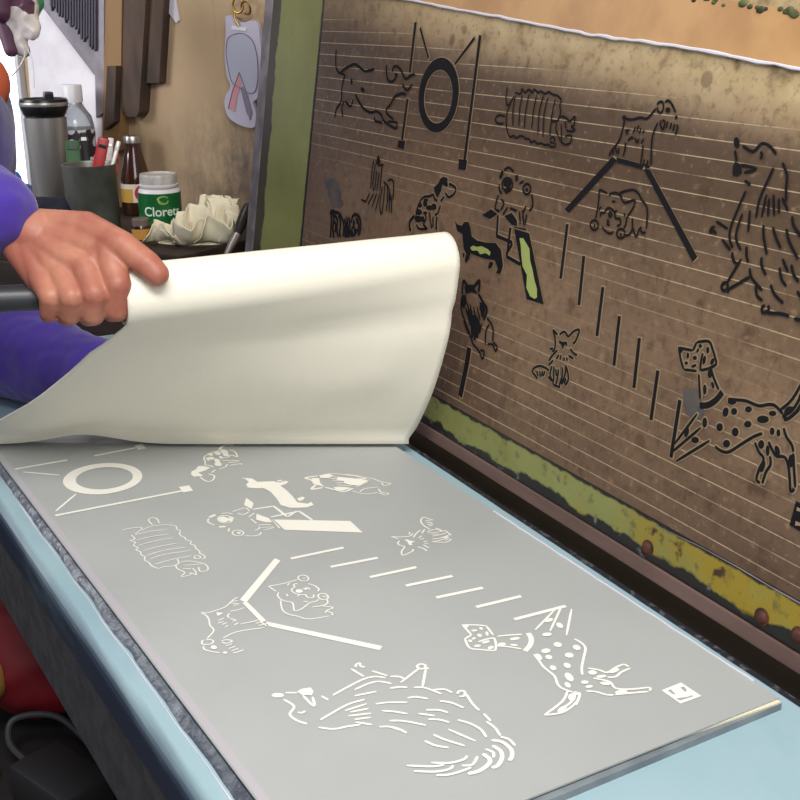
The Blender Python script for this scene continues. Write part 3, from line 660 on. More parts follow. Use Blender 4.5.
#================================================================== CREAM CLOTH rolled on a rod
m_cloth = mat('cream_canvas', (244, 238, 220), .75, sheen=.2, bump=.15, bscale=700)
AR = P(447, 259, 1.0); AL = P(121, 296, .885)
rR, rL = .0240, .0245
BR = Vector((-.166, -.036, 0.002)); BL = on_z(-40, 446, 0.002)
ax = (AL-AR).normalized()
def cloth_path(s):
    A_ = AR.lerp(AL, s); B_ = BR.lerp(BL, s); r = rR+(rL-rR)*s
    dn = (B_-A_); dn = (dn-ax*dn.dot(ax)).normalized()     # from roll to table, square to the axis
    side = dn.cross(ax); 
    if side.dot(CAM-A_) < 0: side = -side                   # towards the viewer
    pts = []
    bump = .010*math.exp(-((s-.72)/.10)**2)
    B_ = B_+Vector((0, 0, bump))
    front = A_+side*r
    away = Vector((-.87, .49, 0)).normalized()
    # lower edge turned under
    pts.append(B_+away*.018+Vector((0, 0, .001))); pts.append(B_+away*.006+Vector((0, 0, .001))); pts.append(B_-away*.0015+Vector((0, 0, .003))); pts.append(B_-away*.001+Vector((0, 0, .008)))
    n = 16
    for i in range(2, n):
        t = i/n; p = (B_+Vector((0, 0, .004))).lerp(front, t)
        bul = .016*math.sin(PI*t)*(1-.55*s)
        fold = .0035*math.exp(-((t-.80)/.05)**2)*(1-.5*s)
        wav = .004*noise.noise((s*5, t*3, 1.0))*math.sin(PI*t)
        p = p+side*(bul-fold+wav)
        pts.append(p)
    turns = 2.6; m = 72
    for i in range(m+1):
        a = i/m*turns*2*PI; rr = r*(1-.17*i/m)
        pts.append(A_+side*rr*math.cos(a)-dn*rr*math.sin(a))
    return pts
bm = BM(); NS = 60
rows = [[bm.verts.new(p) for p in cloth_path(i/NS)] for i in range(NS+1)]
for a, c in zip(rows, rows[1:]):
    for k in range(len(a)-1): bm.faces.new((a[k], a[k+1], c[k+1], c[k]))
bmesh.ops.recalc_face_normals(bm, faces=bm.faces)
cl = obj('cream_cloth', bm, m_cloth, None, True, sharp=0)
sd = cl.modifiers.new('s', 'SOLIDIFY'); sd.thickness = .0011; sd.offset = 0; bake(cl)
tag(cl, 'plain cream cloth lifted off the table, its top rolled around the dark rod', 'cloth')
m_rod = mat('rod_dark_grey', (52, 52, 56), .4)
rod0 = AR.lerp(AL, .62); rod1 = AL+ax*.16
bm = BM(); tube(bm, [P(190, 292, .925), P(-70, 301, .862)], .0105, 20)
tag(obj('rolling_rod', bm, m_rod, None, True), 'dark grey rod gripped by the hand, running into the rolled end of the cream cloth', 'rod')

#================================================================== PERSON
m_skin = mat('skin', (186, 124, 100), .5, c2=(166, 98, 80), scale=28, detail=3, bump=.12, bscale=260); m_skin.node_tree.nodes['Principled BSDF'].inputs['Subsurface Weight'].default_value = .06
m_purple = mat('purple_jersey', (66, 40, 150), .85, sheen=.3, c2=(52, 30, 124), scale=9, bump=.25, bscale=900)
m_trouser = mat('dark_trousers', (34, 34, 42), .9)
m_hair = mat('dark_hair', (24, 20, 19), .6)
person = thing('person', 'person in a purple long sleeved top, gripping the rolled end of the cream cloth', 'person', (-.78, -.66, FLOOR_Z))
PI_ = rel(person)
HK = .81
def H(px, py, dd=0): return P(px, py, .892-dd*HK/1000)
wr = H(6, 226, -6)
MC = {'i': H(108, 249, 24), 'm': H(86, 268, 27), 'r': H(62, 276, 23), 'p': H(41, 279, 22)}
segs = []
elbow = P(-150, 160, .98)
segs += [(elbow, wr, .040, .027), (wr, H(35, 235, 0), .027, .025)]
# palm: metacarpals and filling between them
for k, r0, r1 in (('i', .0165, .0125), ('m', .017, .0128), ('r', .0165, .0122), ('p', .0155, .0112)):
    segs.append((H(22, 232, 0), MC[k]-Vector((0, 0, 0)), r0, r1))
segs += [(H(40, 240, -4), H(98, 250, 8), .020, .015), (MC['i'], MC['m'], .0105, .0105), (MC['m'], MC['r'], .0105, .0105), (MC['r'], MC['p'], .0105, .0100)]
# fingers: over the front of the rod and curled beneath it
segs += [(H(12, 238, 0), H(40, 279, 14), .017, .0145)]
segs += [(MC['i'], H(118, 284, 36), .0135, .0128), (H(118, 284, 36), H(117, 310, 24), .0126, .0116), (H(117, 310, 24), H(112, 313, -8), .0110, .0095)]
segs += [(MC['m'], H(95, 294, 39), .0138, .0130), (H(95, 294, 39), H(93, 314, 26), .0127, .0117), (H(93, 314, 26), H(88, 317, -8), .0112, .0096)]
segs += [(MC['r'], H(72, 297, 38), .0134, .0126), (H(72, 297, 38), H(70, 314, 25), .0123, .0112), (H(70, 314, 25), H(66, 317, -8), .0108, .0092)]
segs += [(MC['p'], H(51, 297, 34), .0122, .0114), (H(51, 297, 34), H(50, 312, 22), .0112, .0102), (H(50, 312, 22), H(48, 314, -8), .0098, .0086)]
# thumb: along the top of the roll
segs += [(H(30, 226, -8), H(86, 228, 8), .018, .0165), (H(86, 228, 8), H(122, 245, 30), .0165, .0140), (H(122, 245, 30), H(147, 264, 36), .0138, .0132), (H(147, 264, 36), H(157, 274, 36), .0132, .0118)]
segs = [segs[0][:2]+(.034, .022)]+[(p, q, a*HK, c*HK) for p, q, a, c in segs[1:]]
hand = blob('hand', segs, m_skin, .0013, 7)
# rest of the body, coarser, merged into the same mesh
pel = Vector((-.78, -.64, -.03)); che = Vector((-.745, -.440, .27)); nk = Vector((-.735, -.365, .50)); hd = Vector((-.73, -.305, .63))
shR = Vector((-.585, -.48, .41)); shL = Vector((-.92, -.38, .42)); elL = P(-80, 322, 1.36); wrL = P(92, 374, 1.20)
bs = [(pel, che, .12, .125), (che, nk, .11, .06), (nk, hd, .055, .058), (hd, hd+Vector((.01, .01, .10)), .078, .088), (hd+Vector((0, .03, 0)), hd+Vector((0, .03, .05)), .062, .07),
      (hd+Vector((0, .095, .05)), hd+Vector((0, .108, .025)), .010, .014), (hd+Vector((-.085, 0, .04)), hd+Vector((-.088, 0, .07)), .012, .014), (hd+Vector((.085, 0, .04)), hd+Vector((.088, 0, .07)), .012, .014),
      (shL, shR, .055, .055), (shR, elbow, .045, .040), (shL, elL, .045, .038), (elL, wrL, .036, .025),
      (pel+Vector((-.09, 0, -.02)), Vector((-.93, -.66, -.40)), .085, .055), (Vector((-.93, -.66, -.40)), Vector((-.93, -.69, FLOOR_Z+.07)), .052, .038), (Vector((-.93, -.69, FLOOR_Z+.045)), Vector((-.93, -.55, FLOOR_Z+.035)), .042, .033),
      (pel+Vector((.09, 0, -.02)), Vector((-.72, -.66, -.40)), .085, .055), (Vector((-.72, -.66, -.40)), Vector((-.72, -.69, FLOOR_Z+.07)), .052, .038), (Vector((-.72, -.69, FLOOR_Z+.045)), Vector((-.72, -.55, FLOOR_Z+.035)), .042, .033)]
# left hand, flat on the table behind the cloth
hl = wrL; fw = (wrL-elL).normalized(); sdv = Vector((0, 0, 1)).cross(fw).normalized()
bs += [(hl, hl+fw*.07, .024, .026)]
body = blob('body', bs, m_skin, .006, 6)
tmp = bmesh.new(); tmp.from_mesh(body.data); tmp.from_mesh(hand.data)
hb2 = capsules([(hl+fw*.02+sdv*.0*k, hl+fw*.075+sdv*(.016*(k-1.5)), .016, .012) for k in range(4)]+[(hl+fw*.075+sdv*(.016*(k-1.5)), hl+fw*(.145-.008*abs(k-1.4))+sdv*(.021*(k-1.5))+Vector((0, 0, -.008)), .010, .008) for k in range(4)]+[(hl+fw*.02, hl+fw*.06-sdv*.05, .015, .010)])
me = bpy.data.meshes.new('lh'); hb2.to_mesh(me); hb2.free(); lh = link('lh', me)
md = lh.modifiers.new('r', 'REMESH'); md.mode = 'VOXEL'; md.voxel_size = .003; bake(lh); tmp.from_mesh(lh.data)
bpy.data.objects.remove(lh); bpy.data.objects.remove(hand)
bmesh.ops.transform(tmp, matrix=PI_, verts=tmp.verts)
tmp.to_mesh(body.data); tmp.free(); body.parent = person
for p in body.data.polygons: p.use_smooth = True
# eyes and mouth as parts of the head
m_eye = mat('eye_dark', (30, 24, 22), .2); m_lip2 = mat('lip', (160, 92, 84), .5)
for sx in (-1, 1):
    bm = BM(); bmesh.ops.create_icosphere(bm, subdivisions=2, radius=.011, matrix=Matrix.Translation(hd+Vector((sx*.03, .088, .065)))); obj('eye', bm, m_eye, person, True, PI_)
bm = BM(); tube(bm, crom([hd+Vector((-.022, .088, -.012)), hd+Vector((0, .094, -.015)), hd+Vector((.022, .088, -.012))]), .0045, 8); obj('mouth', bm, m_lip2, person, True, PI_)
blob('hair', [(hd+Vector((0, -.02, .11)), hd+Vector((0, -.05, .03)), .092, .085), (hd+Vector((0, .02, .135)), hd+Vector((0, -.02, .13)), .075, .085)], m_hair, .006, 5, person, PI_)
# clothes
jac = [(pel+Vector((0, 0, -.03)), che, .155, .165), (che, nk+Vector((0, -.01, -.06)), .15, .085), (shL, shR, .075, .075), (pel+Vector((-.06, .02, 0)), pel+Vector((.06, .02, 0)), .14, .14),
       (che+Vector((-.07, .02, 0)), che+Vector((.07, .02, 0)), .13, .13)]
top = blob('top', jac, m_purple, .007, 6, person, PI_); wrinkle(top, .004, 14)
def sleeve(pts, rs, seed):
    segs = [(pts[i], pts[i+1], rs[i], rs[i+1]) for i in range(len(pts)-1)]
    o = blob('sleeve', segs, m_purple, .0045, 5, person, PI_); wrinkle(o, .0035, 32, seed); return o
cuff = P(-9, 211, .884)
sleeve([shR, elbow, P(-60, 190, .905), cuff], [.070, .055, .043, .0345], 1)
sleeve([shL, elL, elL.lerp(wrL, .5), elL.lerp(wrL, 1.0)], [.075, .066, .060, .040], 5)
blob('trousers', [(pel+Vector((-.07, 0, -.05)), Vector((-.93, -.66, -.40)), .12, .085), (Vector((-.93, -.66, -.40)), Vector((-.93, -.69, FLOOR_Z+.08)), .085, .07),
                  (pel+Vector((.07, 0, -.05)), Vector((-.72, -.66, -.40)), .12, .085), (Vector((-.72, -.66, -.40)), Vector((-.72, -.69, FLOOR_Z+.08)), .085, .07)], m_trouser, .009, 5, person, PI_)
m_vest = mat('printed_scarf', (196, 92, 60), .8); b = NB(m_vest)
v1 = b.nt.nodes.new('ShaderNodeTexVoronoi'); v1.inputs['Scale'].default_value = 14; b.nt.links.new(b.tc, v1.inputs['Vector'])
b.color(b.mix(b.step(v1.outputs['Distance'], .34, .30), (206, 96, 62), (232, 214, 180)))
vest = blob('printed_bib', [(che+Vector((-.10, .112, .06)), che+Vector((.07, .112, .06)), .04, .04), (che+Vector((-.08, .098, .11)), che+Vector((.06, .098, .11)), .042, .042), (che+Vector((-.06, .078, .17)), che+Vector((.05, .078, .17)), .042, .042)], m_vest, .005, 4, person, PI_)
vest['label'] = 'orange and cream patterned bib'

#================================================================== BACKGROUND CABINET AND CLUTTER
SZ = .09
m_dkw = mat('dark_stained_wood', (52, 36, 28), .6, c2=(34, 23, 18), scale=14, stretch=(.3, 2, 2), bump=.2)
cab = thing('wooden_cabinet', 'dark brown wooden cabinet against the back wall, its top crowded with bottles and jars', 'cabinet', (0, 0, 0))
cab.matrix_world = WMAT
CS0, CS1, CT = -.165, .80, .262
bm = BM(); boxr(bm, CS0, CS1, .003, CT, SZ-.025, SZ, .003); obj('cabinet_top', bm, m_dkw, cab)
bm = BM(); boxr(bm, CS0+.012, CS1-.012, .004, CT-.02, FLOOR_Z, SZ-.0255); obj('cabinet_body', bm, m_dkw, cab)
for k in range(2):
    a0 = CS0+.02+k*(CS1-CS0-.03)/2; a1 = a0+(CS1-CS0-.05)/2
    bm = BM(); boxr(bm, a0, a1, CT-.0199, CT-.006, FLOOR_Z+.05, SZ-.05, .002); d = obj('cabinet_door', bm, m_dkw, cab)
    bm = BM(); lathe(bm, [(.006, 0), (.006, .008), (.011, .013), (.009, .018), (0, .019)], ((a0+a1)/2, CT-.006, -.2), 14, Matrix.Rotation(-PI/2, 3, 'X')); obj('knob', bm, m_leg, d, True)

m_steel = mat('brushed_steel', (178, 174, 170), .38, metal=.55, c2=(156, 152, 148), scale=6, stretch=(8, 8, .5))
m_blkp = mat('black_plastic', (22, 22, 24), .35)
m_clear = mat('clear_plastic', (225, 232, 236), .12, trans=.75)
m_lidw = mat('white_plastic', (216, 212, 214), .4)
def item(name, label, cat, px, d, group=None):
    return thing(name, label, cat, at_z(px, d, SZ), group)
# steel tumbler
t = item('steel_tumbler', 'tall brushed steel tumbler with a black lid, leftmost on the cabinet', 'tumbler', 55, 1.85)
bm = BM(); lathe(bm, [(0, 0), (.028, 0), (.030, .003), (.0335, .155), (.0335, .16), (.030, .161), (0, .161)]); obj('body', bm, m_steel, t, True)
bm = BM(); lathe(bm, [(.0305, .1612), (.034, .166), (.0375, .176), (.0378, .186), (.036, .189), (.033, .189), (.030, .184), (0, .184)]); obj('lid', bm, m_blkp, t, True)
bm = BM(); lathe(bm, [(.0379, .178), (.0386, .180), (.0386, .182), (.0379, .184)]); obj('lid_ring', bm, m_steel, t, True)
bm = BM(); box(bm, (.012, .006, .192), (.02, .014, .016), None, .003); obj('spout', bm, m_blkp, t)
# clear bottle
m_pat = mat('black_white_label', (228, 224, 226), .5); b = NB(m_pat); v1 = b.nt.nodes.new('ShaderNodeTexVoronoi'); v1.inputs['Scale'].default_value = 55; b.nt.links.new(b.tc, v1.inputs['Vector'])
b.color(b.mix(b.step(v1.outputs['Distance'], .46, .40), (52, 44, 54), (226, 222, 226)))
t = item('plastic_bottle', 'clear plastic bottle with a white cap and black and white label behind the steel tumbler', 'bottle', 83, 1.92)
bm = BM(); lathe(bm, [(0, 0), (.028, 0), (.031, .004), (.031, .14), (.028, .155), (.018, .170), (.0145, .176), (.0145, .186), (0, .187)]); obj('body', bm, m_clear, t, True)
bm = BM(); lathe(bm, [(.0313, .05), (.0316, .05), (.0316, .135), (.0313, .135)]); obj('label_band', bm, m_pat, t, True)
bm = BM(); lathe(bm, [(0, .178), (.0165, .178), (.0165, .204), (.015, .206), (0, .206)]); obj('cap', bm, m_lidw, t, True)
# tin can of tools
m_tin = mat('dull_tin', (124, 126, 118), .42, metal=.5, c2=(90, 90, 84), scale=12)
tin = item('tin_can', 'dull metal tin can holding tools, between the steel tumbler and the brown bottle', 'can', 95, 1.735)
bm = BM(); lathe(bm, [(0, 0), (.038, 0), (.0395, .002), (.0395, .098), (.0410, .100), (.0410, .102), (.0385, .1015), (.0375, .099), (.0375, .004), (0, .004)]); obj('can_wall', bm, m_tin, tin, True)
C0 = Vector(tin.location)
def lean(px, py, d=1.72): return P(px, py, d)
m_redp = mat('red_plastic', (178, 28, 34), .35); m_grn = mat('green_plastic', (44, 86, 44), .45); m_wht = mat('white_matte', (222, 214, 212), .5)
def cutter(name, label, cat, p0, p1, w, th, m, blade=None):
    p0, p1 = Vector(p0), Vector(p1); d = (p1-p0).normalized(); o = thing(name, label, cat, p0, 'tools standing in the tin can')
    x = d.cross(CAM-p0).normalized(); y = d.cross(x)
    bm = BM(); R3 = Matrix((x, d, y)).transposed(); L = (p1-p0).length
    box(bm, d*L/2, (w, L, th), R3, min(w, th)*.3); obj('handle', bm, m, o, True)
    bm = BM(); box(bm, d*(L-.012), (w*.7, .006, th*1.25), R3, .0008); obj('grip_clip', bm, blade or m_blkp, o)
    return o
base = C0+Vector((0, 0, .006))
cutter('craft_knife', 'broad red handled cutter leaning right in the tin can', 'craft knife', base+Vector((-.005, -.012, 0)), P(104, 138, 1.70), .017, .009, m_redp)
cutter('craft_knife', 'slim red cutter at the right rim of the tin can', 'craft knife', base+Vector((.016, .018, 0)), P(116, 153, 1.73), .011, .008, m_redp)
cutter('pen', 'white pen leaning right in the tin can', 'pen', base+Vector((-.010, .016, 0)), P(111, 138, 1.75), .009, .008, m_wht, m_steel)
cutter('pen', 'silver pen leaning furthest right out of the tin can', 'pen', base+Vector((.020, -.004, 0)), P(119, 141, 1.70), .007, .007, m_steel, m_lidw)
cutter('scraper', 'dark green handled scraper at the left of the tin can', 'scraper', base+Vector((-.010, -.020, 0)), P(72, 141, 1.74), .022, .009, m_grn)
cutter('marker', 'black marker standing upright in the tin can', 'marker', base+Vector((-.016, .004, 0)), P(83, 133, 1.76), .012, .012, m_blkp, m_lidw)
# brown glass bottle
m_amber = mat('amber_glass', (58, 28, 16), .12, spec=.7, coat=.5); m_cap = mat('cap_metal', (176, 170, 164), .35, metal=.9)
m_lab = mat('paper_label_white', (222, 206, 190), .6); m_labr = mat('label_red', (186, 30, 40), .5); m_laby = mat('label_gold', (196, 150, 60), .5)
t = item('glass_bottle', 'brown glass bottle with a pale cap and white, gold and red label', 'bottle', 138, 1.88)
bm = BM(); lathe(bm, [(0, 0), (.022, 0), (.0245, .003), (.0245, .055), (.023, .066), (.0145, .100), (.0125, .110), (.0125, .121), (0, .121)]); obj('body', bm, m_amber, t, True)
bm = BM(); lathe(bm, [(0, .1165), (.0145, .1165), (.0148, .126), (.0135, .128), (0, .128)]); obj('cap', bm, m_cap, t, True)
def arc_patch(bm, r, a0, a1, z0, z1, n=16):
    A = [bm.verts.new((r*math.cos(a0+(a1-a0)*k/n), r*math.sin(a0+(a1-a0)*k/n), z0)) for k in range(n+1)]; B = [bm.verts.new((v.co.x, v.co.y, z1)) for v in A]
    for k in range(n): bm.faces.new((A[k], A[k+1], B[k+1], B[k]))
def facing(o):
    v = CAM-Vector(o.location); return math.atan2(v.y, v.x)
fa = facing(t)
bm = BM(); arc_patch(bm, .0247, fa-1.5, fa+1.5, .022, .052); lb = obj('bottle_label', bm, m_lab, t, True)
bm = BM(); arc_patch(bm, .0249, fa-1.5, fa-.25, .022, .044); obj('gold_panel', bm, m_laby, lb, True)
def disc_on(bm, r, a, z, rad, n=24, star=0):
    vs = []
    for k in range(n):
        rr = rad*(1 if not star else (1 if k % 2 == 0 else .45)); th = 2*PI*k/n
        aa = a+rr*math.cos(th)/r; vs.append(bm.verts.new((r*math.cos(aa), r*math.sin(aa), z+rr*math.sin(th))))
    bm.faces.new(vs)
bm = BM(); disc_on(bm, .0252, fa+.42, .037, .0135); obj('red_roundel', bm, m_labr, lb)
bm = BM(); disc_on(bm, .0255, fa+.42, .037, .006, 10, 1); obj('white_star', bm, m_wht, lb)
# mint jar
m_gl = mat('green_label', (22, 92, 44), .3, c2=(36, 124, 60), scale=60, lo=.5, hi=.75); m_txt = mat('label_print_white', (214, 226, 210), .5); m_swo = mat('label_print_lime', (150, 190, 96), .5)
jar = item('mint_jar', 'round white jar with a green printed label, right of the brown glass bottle', 'jar', 162, 1.72)
bm = BM(); lathe(bm, [(0, 0), (.029, 0), (.0315, .003), (.0318, .062), (.030, .0665), (.027, .0685), (.027, .070), (0, .070)]); obj('body', bm, m_lidw, jar, True)
bm = BM(); lathe(bm, [(.0275, .066), (.0278, .072), (.0278, .086), (.0268, .089), (.0245, .089), (.0235, .087), (0, .087)]); obj('lid', bm, mat('lid_frosted', (200, 196, 190), .35, c2=(170, 164, 158), scale=40), jar, True)
bm = BM(); lathe(bm, [(.0285, .070), (.0292, .071), (.0292, .074), (.0278, .0745)]); obj('lid_ring', bm, m_lidw, jar, True)
fa = facing(jar)
bm = BM(); arc_patch(bm, .0321, fa-PI*.98, fa+PI*.98, .004, .0625, 60); lab = obj('jar_label', bm, m_gl, jar, True)
def wrap_text(txt, size, r, a, z, m, parent, name):
    cu = bpy.data.curves.new(name, 'FONT'); cu.body = txt; cu.size = size; cu.align_x = 'CENTER'; cu.offset = size*.018
    o = bpy.data.objects.new(name, cu); COL.objects.link(o)
    dg = bpy.context.evaluated_depsgraph_get(); me = bpy.data.meshes.new_from_object(o.evaluated_get(dg)); bpy.data.objects.remove(o)
    bm = BM(); bm.from_mesh(me); bmesh.ops.subdivide_edges(bm, edges=[e for e in bm.edges if e.calc_length() > size*.15], cuts=2)
    for v in bm.verts:
        aa = a+v.co.x/r; h = v.co.y; v.co = Vector((r*math.cos(aa), r*math.sin(aa), z+h+.18*(v.co.x*.0)))
    return obj(name, bm, m, parent)
wrap_text('Clorets', .0190, .0325, fa+.10, .0300, m_txt, lab, 'label_lettering')
bm = BM()
for cz, rad, t0, t1, w in ((.0545, .0058, .3, 4.6, .0020), (.0515, .0052, 2.6, 6.6, .0020)):
    pv = None
    for k in range(15):
        th = t0+(t1-t0)*k/14; wd = w*math.sin(PI*(k+.5)/15)+.0004
        pair = []
        for rr in (rad-wd/2, rad+wd/2):
            aa = fa+.16+(rr*1.35*math.cos(th))/.0325; pair.append(bm.verts.new((.0325*math.cos(aa), .0325*math.sin(aa), cz+rr*.7*math.sin(th))))
        if pv: bm.faces.new((pv[0], pv[1], pair[1], pair[0]))
        pv = pair
obj('label_swirl', bm, m_swo, lab)
# little brown jar
t = item('small_jar', 'small brown jar with an orange label in front of the green mint jar', 'jar', 142, 1.655)
bm = BM(); lathe(bm, [(0, 0), (.0125, 0), (.0135, .002), (.0135, .022), (.012, .025), (0, .025)], n=28); obj('body', bm, m_amber, t, True)
bm = BM(); lathe(bm, [(0, .0235), (.0128, .0235), (.0128, .032), (.0115, .0335), (0, .0335)], n=28); obj('lid', bm, mat('brown_lid', (106, 92, 84), .5), t, True)
bm = BM(); lathe(bm, [(.0137, .004), (.0139, .004), (.0139, .019), (.0137, .019)], n=28); obj('label_band', bm, mat('orange_label', (190, 136, 56), .6), t, True)
# crumpled cloth
m_tis = mat('crumpled_cream_cotton', (226, 216, 188), .85, bump=.15, bscale=500)
c0 = at_z(196, 1.645, SZ); exx = RR.copy(); exx.z = 0; exx.normalize(); exy = Vector((-exx.y, exx.x, 0))
rnd = random.Random(11); bm = BM()
def petal(c, w, h, yaw, pitch, curl, ph):
    R3 = Matrix.Rotation(yaw, 3, 'Z') @ Matrix.Rotation(pitch, 3, 'X'); g = []
    for i in range(15):
        row = []
        for j in range(11):
            a = i/14-.5; t = j/10
            p = Vector((a*w*(1-.25*t), math.sin(a*PI*2.2+ph)*.007*(.3+t)+math.sin(a*PI*5+ph*2)*.003*t, h*t))
            an = curl*t*t; p = Vector((p.x, p.y+math.sin(an)*h*.35, p.z*math.cos(an*.5)))
            p = R3 @ p+Vector(c); p += Vector((noise.noise(p*45), noise.noise(p*45+Vector((5, 0, 0))), noise.noise(p*45+Vector((0, 7, 0)))))*.004
            p.z = max(p.z, .0008); row.append(bm.verts.new(p))
        g.append(row)
    for i in range(14):
        for j in range(10): bm.faces.new((g[i][j], g[i+1][j], g[i+1][j+1], g[i][j+1]))
for q in [(-.050, -.012, .002, .050, .028, .2, .9, .8), (-.028, -.020, .002, .055, .032, -.3, 1.0, 1.2), (.000, -.026, .002, .060, .046, .15, .95, 1.1), (.030, -.024, .003, .060, .046, .5, .9, 1.0), (.052, -.010, .004, .044, .044, .9, .6, 1.0),
          (-.046, .012, .002, .045, .028, .6, .35, 1.2), (-.020, .004, .004, .050, .034, -.5, .3, 1.4), (.006, .002, .016, .050, .042, .4, .25, 1.2), (.030, .000, .020, .040, .046, -.4, .15, 1.4), (.046, .006, .022, .044, .048, .7, .1, 1.2),
          (.022, .016, .026, .044, .044, .1, -.1, 1.0), (.040, .020, .024, .040, .046, -.7, -.2, 1.2), (-.010, .020, .012, .050, .036, .2, -.3, 1.0), (.058, .010, .012, .036, .046, 1.3, .2, 1.1), (.034, .008, .030, .026, .036, .9, .2, 2.0)]:
    petal(q[:3], q[3], q[4], q[5], q[6], q[7], rnd.uniform(0, 6))
vsn = [bm.verts.new((.062*math.cos(a)*(.9 if k else 0), .028*math.sin(a)*(.9 if k else 0), .012 if not k else .001)) for k in (0, 1) for a in ([0] if not k else [2*PI*m_/24 for m_ in range(24)])]
for k in range(24): bm.faces.new((vsn[0], vsn[1+k], vsn[1+(k+1) % 24]))
o = obj('crumpled_cloth', bm, m_tis, None, True, sharp=0); sd = o.modifiers.new('s', 'SOLIDIFY'); sd.thickness = .0012; bake(o); o.location = c0; o.rotation_euler = (0, 0, math.atan2(exx.y, exx.x))
tag(o, 'crumpled cream cotton scrap in front of the wall, right of the green mint jar', 'cloth scrap')
# knife
t = thing('palette_knife', 'dark handled knife with a bright ferrule lying at the right end of the cabinet top', 'knife', P(231, 246, 1.575))
p0 = P(231, 246, 1.575); p1 = P(237, 235, 1.585); p2 = P(248, 205, 1.61)
bm = BM(); tube(bm, [p1, p1.lerp(p2, .3), p1.lerp(p2, .75), p2], [.005, .0075, .008, .005], 12); obj('handle', bm, m_blkp, t, True, rel(t))
bm = BM(); tube(bm, [p0-(p1-p0)*1.0, p0, p1], [.003, .0055, .006], 12); obj('ferrule', bm, m_cap, t, True, rel(t))
# navy pouch
m_navy = mat('navy_cloth', (20, 20, 38), .9, bump=.3, bscale=500)
pc = at_z(46, 1.72, SZ)
pouch = blob('cloth_pouch', [(pc+exx*-.035+Vector((0, 0, .028)), pc+exx*.028+Vector((0, 0, .026)), .028, .026), (pc+exx*-.05+Vector((0, 0, .022)), pc+exx*.04+Vector((0, 0, .02)), .022, .018)], m_navy, .003, 6)
wrinkle(pouch, .003, 40); tag(pouch, 'dark navy cloth pouch on the cabinet just behind the wrist', 'pouch')
# blue bits behind tumbler
m_bl = mat('blue_bag', (60, 96, 168), .5)
pb = at_z(13, 1.90, SZ)
o = blob('plastic_pouch', [(pb+Vector((0, -.02, .022)), pb+Vector((0, .015, .03)), .024, .02), (pb+Vector((0, -.02, .05)), pb+Vector((0, .01, .055)), .018, .012)], m_bl, .003, 4); wrinkle(o, .004, 50)
tag(o, 'small blue plastic pouch left of the steel tumbler by the bright window', 'pouch')

#---- things on the back wall
EX = EN
def wpoly(pts, off): return [on_w(a, c, off) for a, c in pts]
def wall_piece(name, label, cat, pts, off, m, th=None):
    bm = BM(); prism(bm, wpoly(pts, off), EX, (th or off)-.0001); return tag(obj(name, bm, m), label, cat)
m_pw = mat('white_laminate', (240, 234, 238), .4, c2=(228, 220, 226), scale=18)
wall_piece('white_board', 'glossy white board on the back wall behind the steel tumbler', 'board', [(21, -20), (106, -20), (100, 190), (38, 190)], .006, m_pw)
m_striped_plate = mat('striped_plate_grey', (150, 142, 150), .6, c2=(128, 120, 128), scale=30); m_upright_strip = mat('upright_strip_dark', (70, 64, 76), .6)
rk = thing('striped_plate', 'grey plate with narrow dark vertical strips with a slanting lower edge on the white board', 'rack', on_w(75, 20, .02))  # grey plate with dark upright strips ending on a slant
bm = BM(); prism(bm, wpoly([(44, -20), (104, -20), (104, 112), (96, 118), (95, 76), (40, 4)], .016), EX, .0096); obj('back_plate', bm, m_striped_plate, rk, inv=rel(rk))
for k in range(17):
    x = 50+k*2.75; yb = 8+(x-50)*.95
    bm = BM(); prism(bm, wpoly([(x, -20), (x+1.5, -20), (x+1.5, yb+random.uniform(-6, 3)), (x, yb+random.uniform(-6, 3))], .021), EX, .0049); obj('upright_strip', bm, m_upright_strip, rk, inv=rel(rk))
m_post = mat('tan_post', (142, 108, 70), .7, c2=(112, 82, 54), scale=12, stretch=(1, 1, .2)); m_plank = mat('weathered_plank', (82, 62, 50), .75, c2=(52, 40, 34), scale=24, stretch=(1, 1, .25), bump=.3, bscale=60)
m_strip = mat('pale_lilac_strip', (196, 182, 188), .6)
wall_piece('wooden_post', 'tan wooden post on the back wall between the white board and the dark planks', 'post', [(106, -20), (122, -20), (120, 150), (102, 150)], .02, m_post)
wall_piece('post_bracket', 'weathered brown wooden block fixed low on the tan post', 'bracket', [(107, 66), (116, 66), (114, 122), (104, 130)], .034, m_plank, .0135)
bm = BM(); prism(bm, wpoly([(124, -20), (147, -20), (139, 112), (136, 117), (127, 117), (122, 108)], .024), EX, .0236); o = obj('wooden_plank', bm, m_plank); tag(o, 'longer dark weathered plank hanging on the back wall beside the tan post', 'plank')
wall_piece('wooden_plank', 'shorter dark weathered plank hanging on the back wall, just left of the bare tan wall', 'plank', [(151, -20), (165, -20), (159, 83), (146.5, 83)], .016, m_plank)
m_paper = mat('paper_white', (206, 200, 206), .7)
wall_piece('paper_slip', 'white paper slip pinned high on the tan wall right of the planks', 'paper', [(163, -20), (172, -20), (179, 20), (176, 23), (165, 8)], .003, m_paper)
# nails on the wall
m_nail = mat('nail_brass', (150, 118, 60), .35, metal=.9)
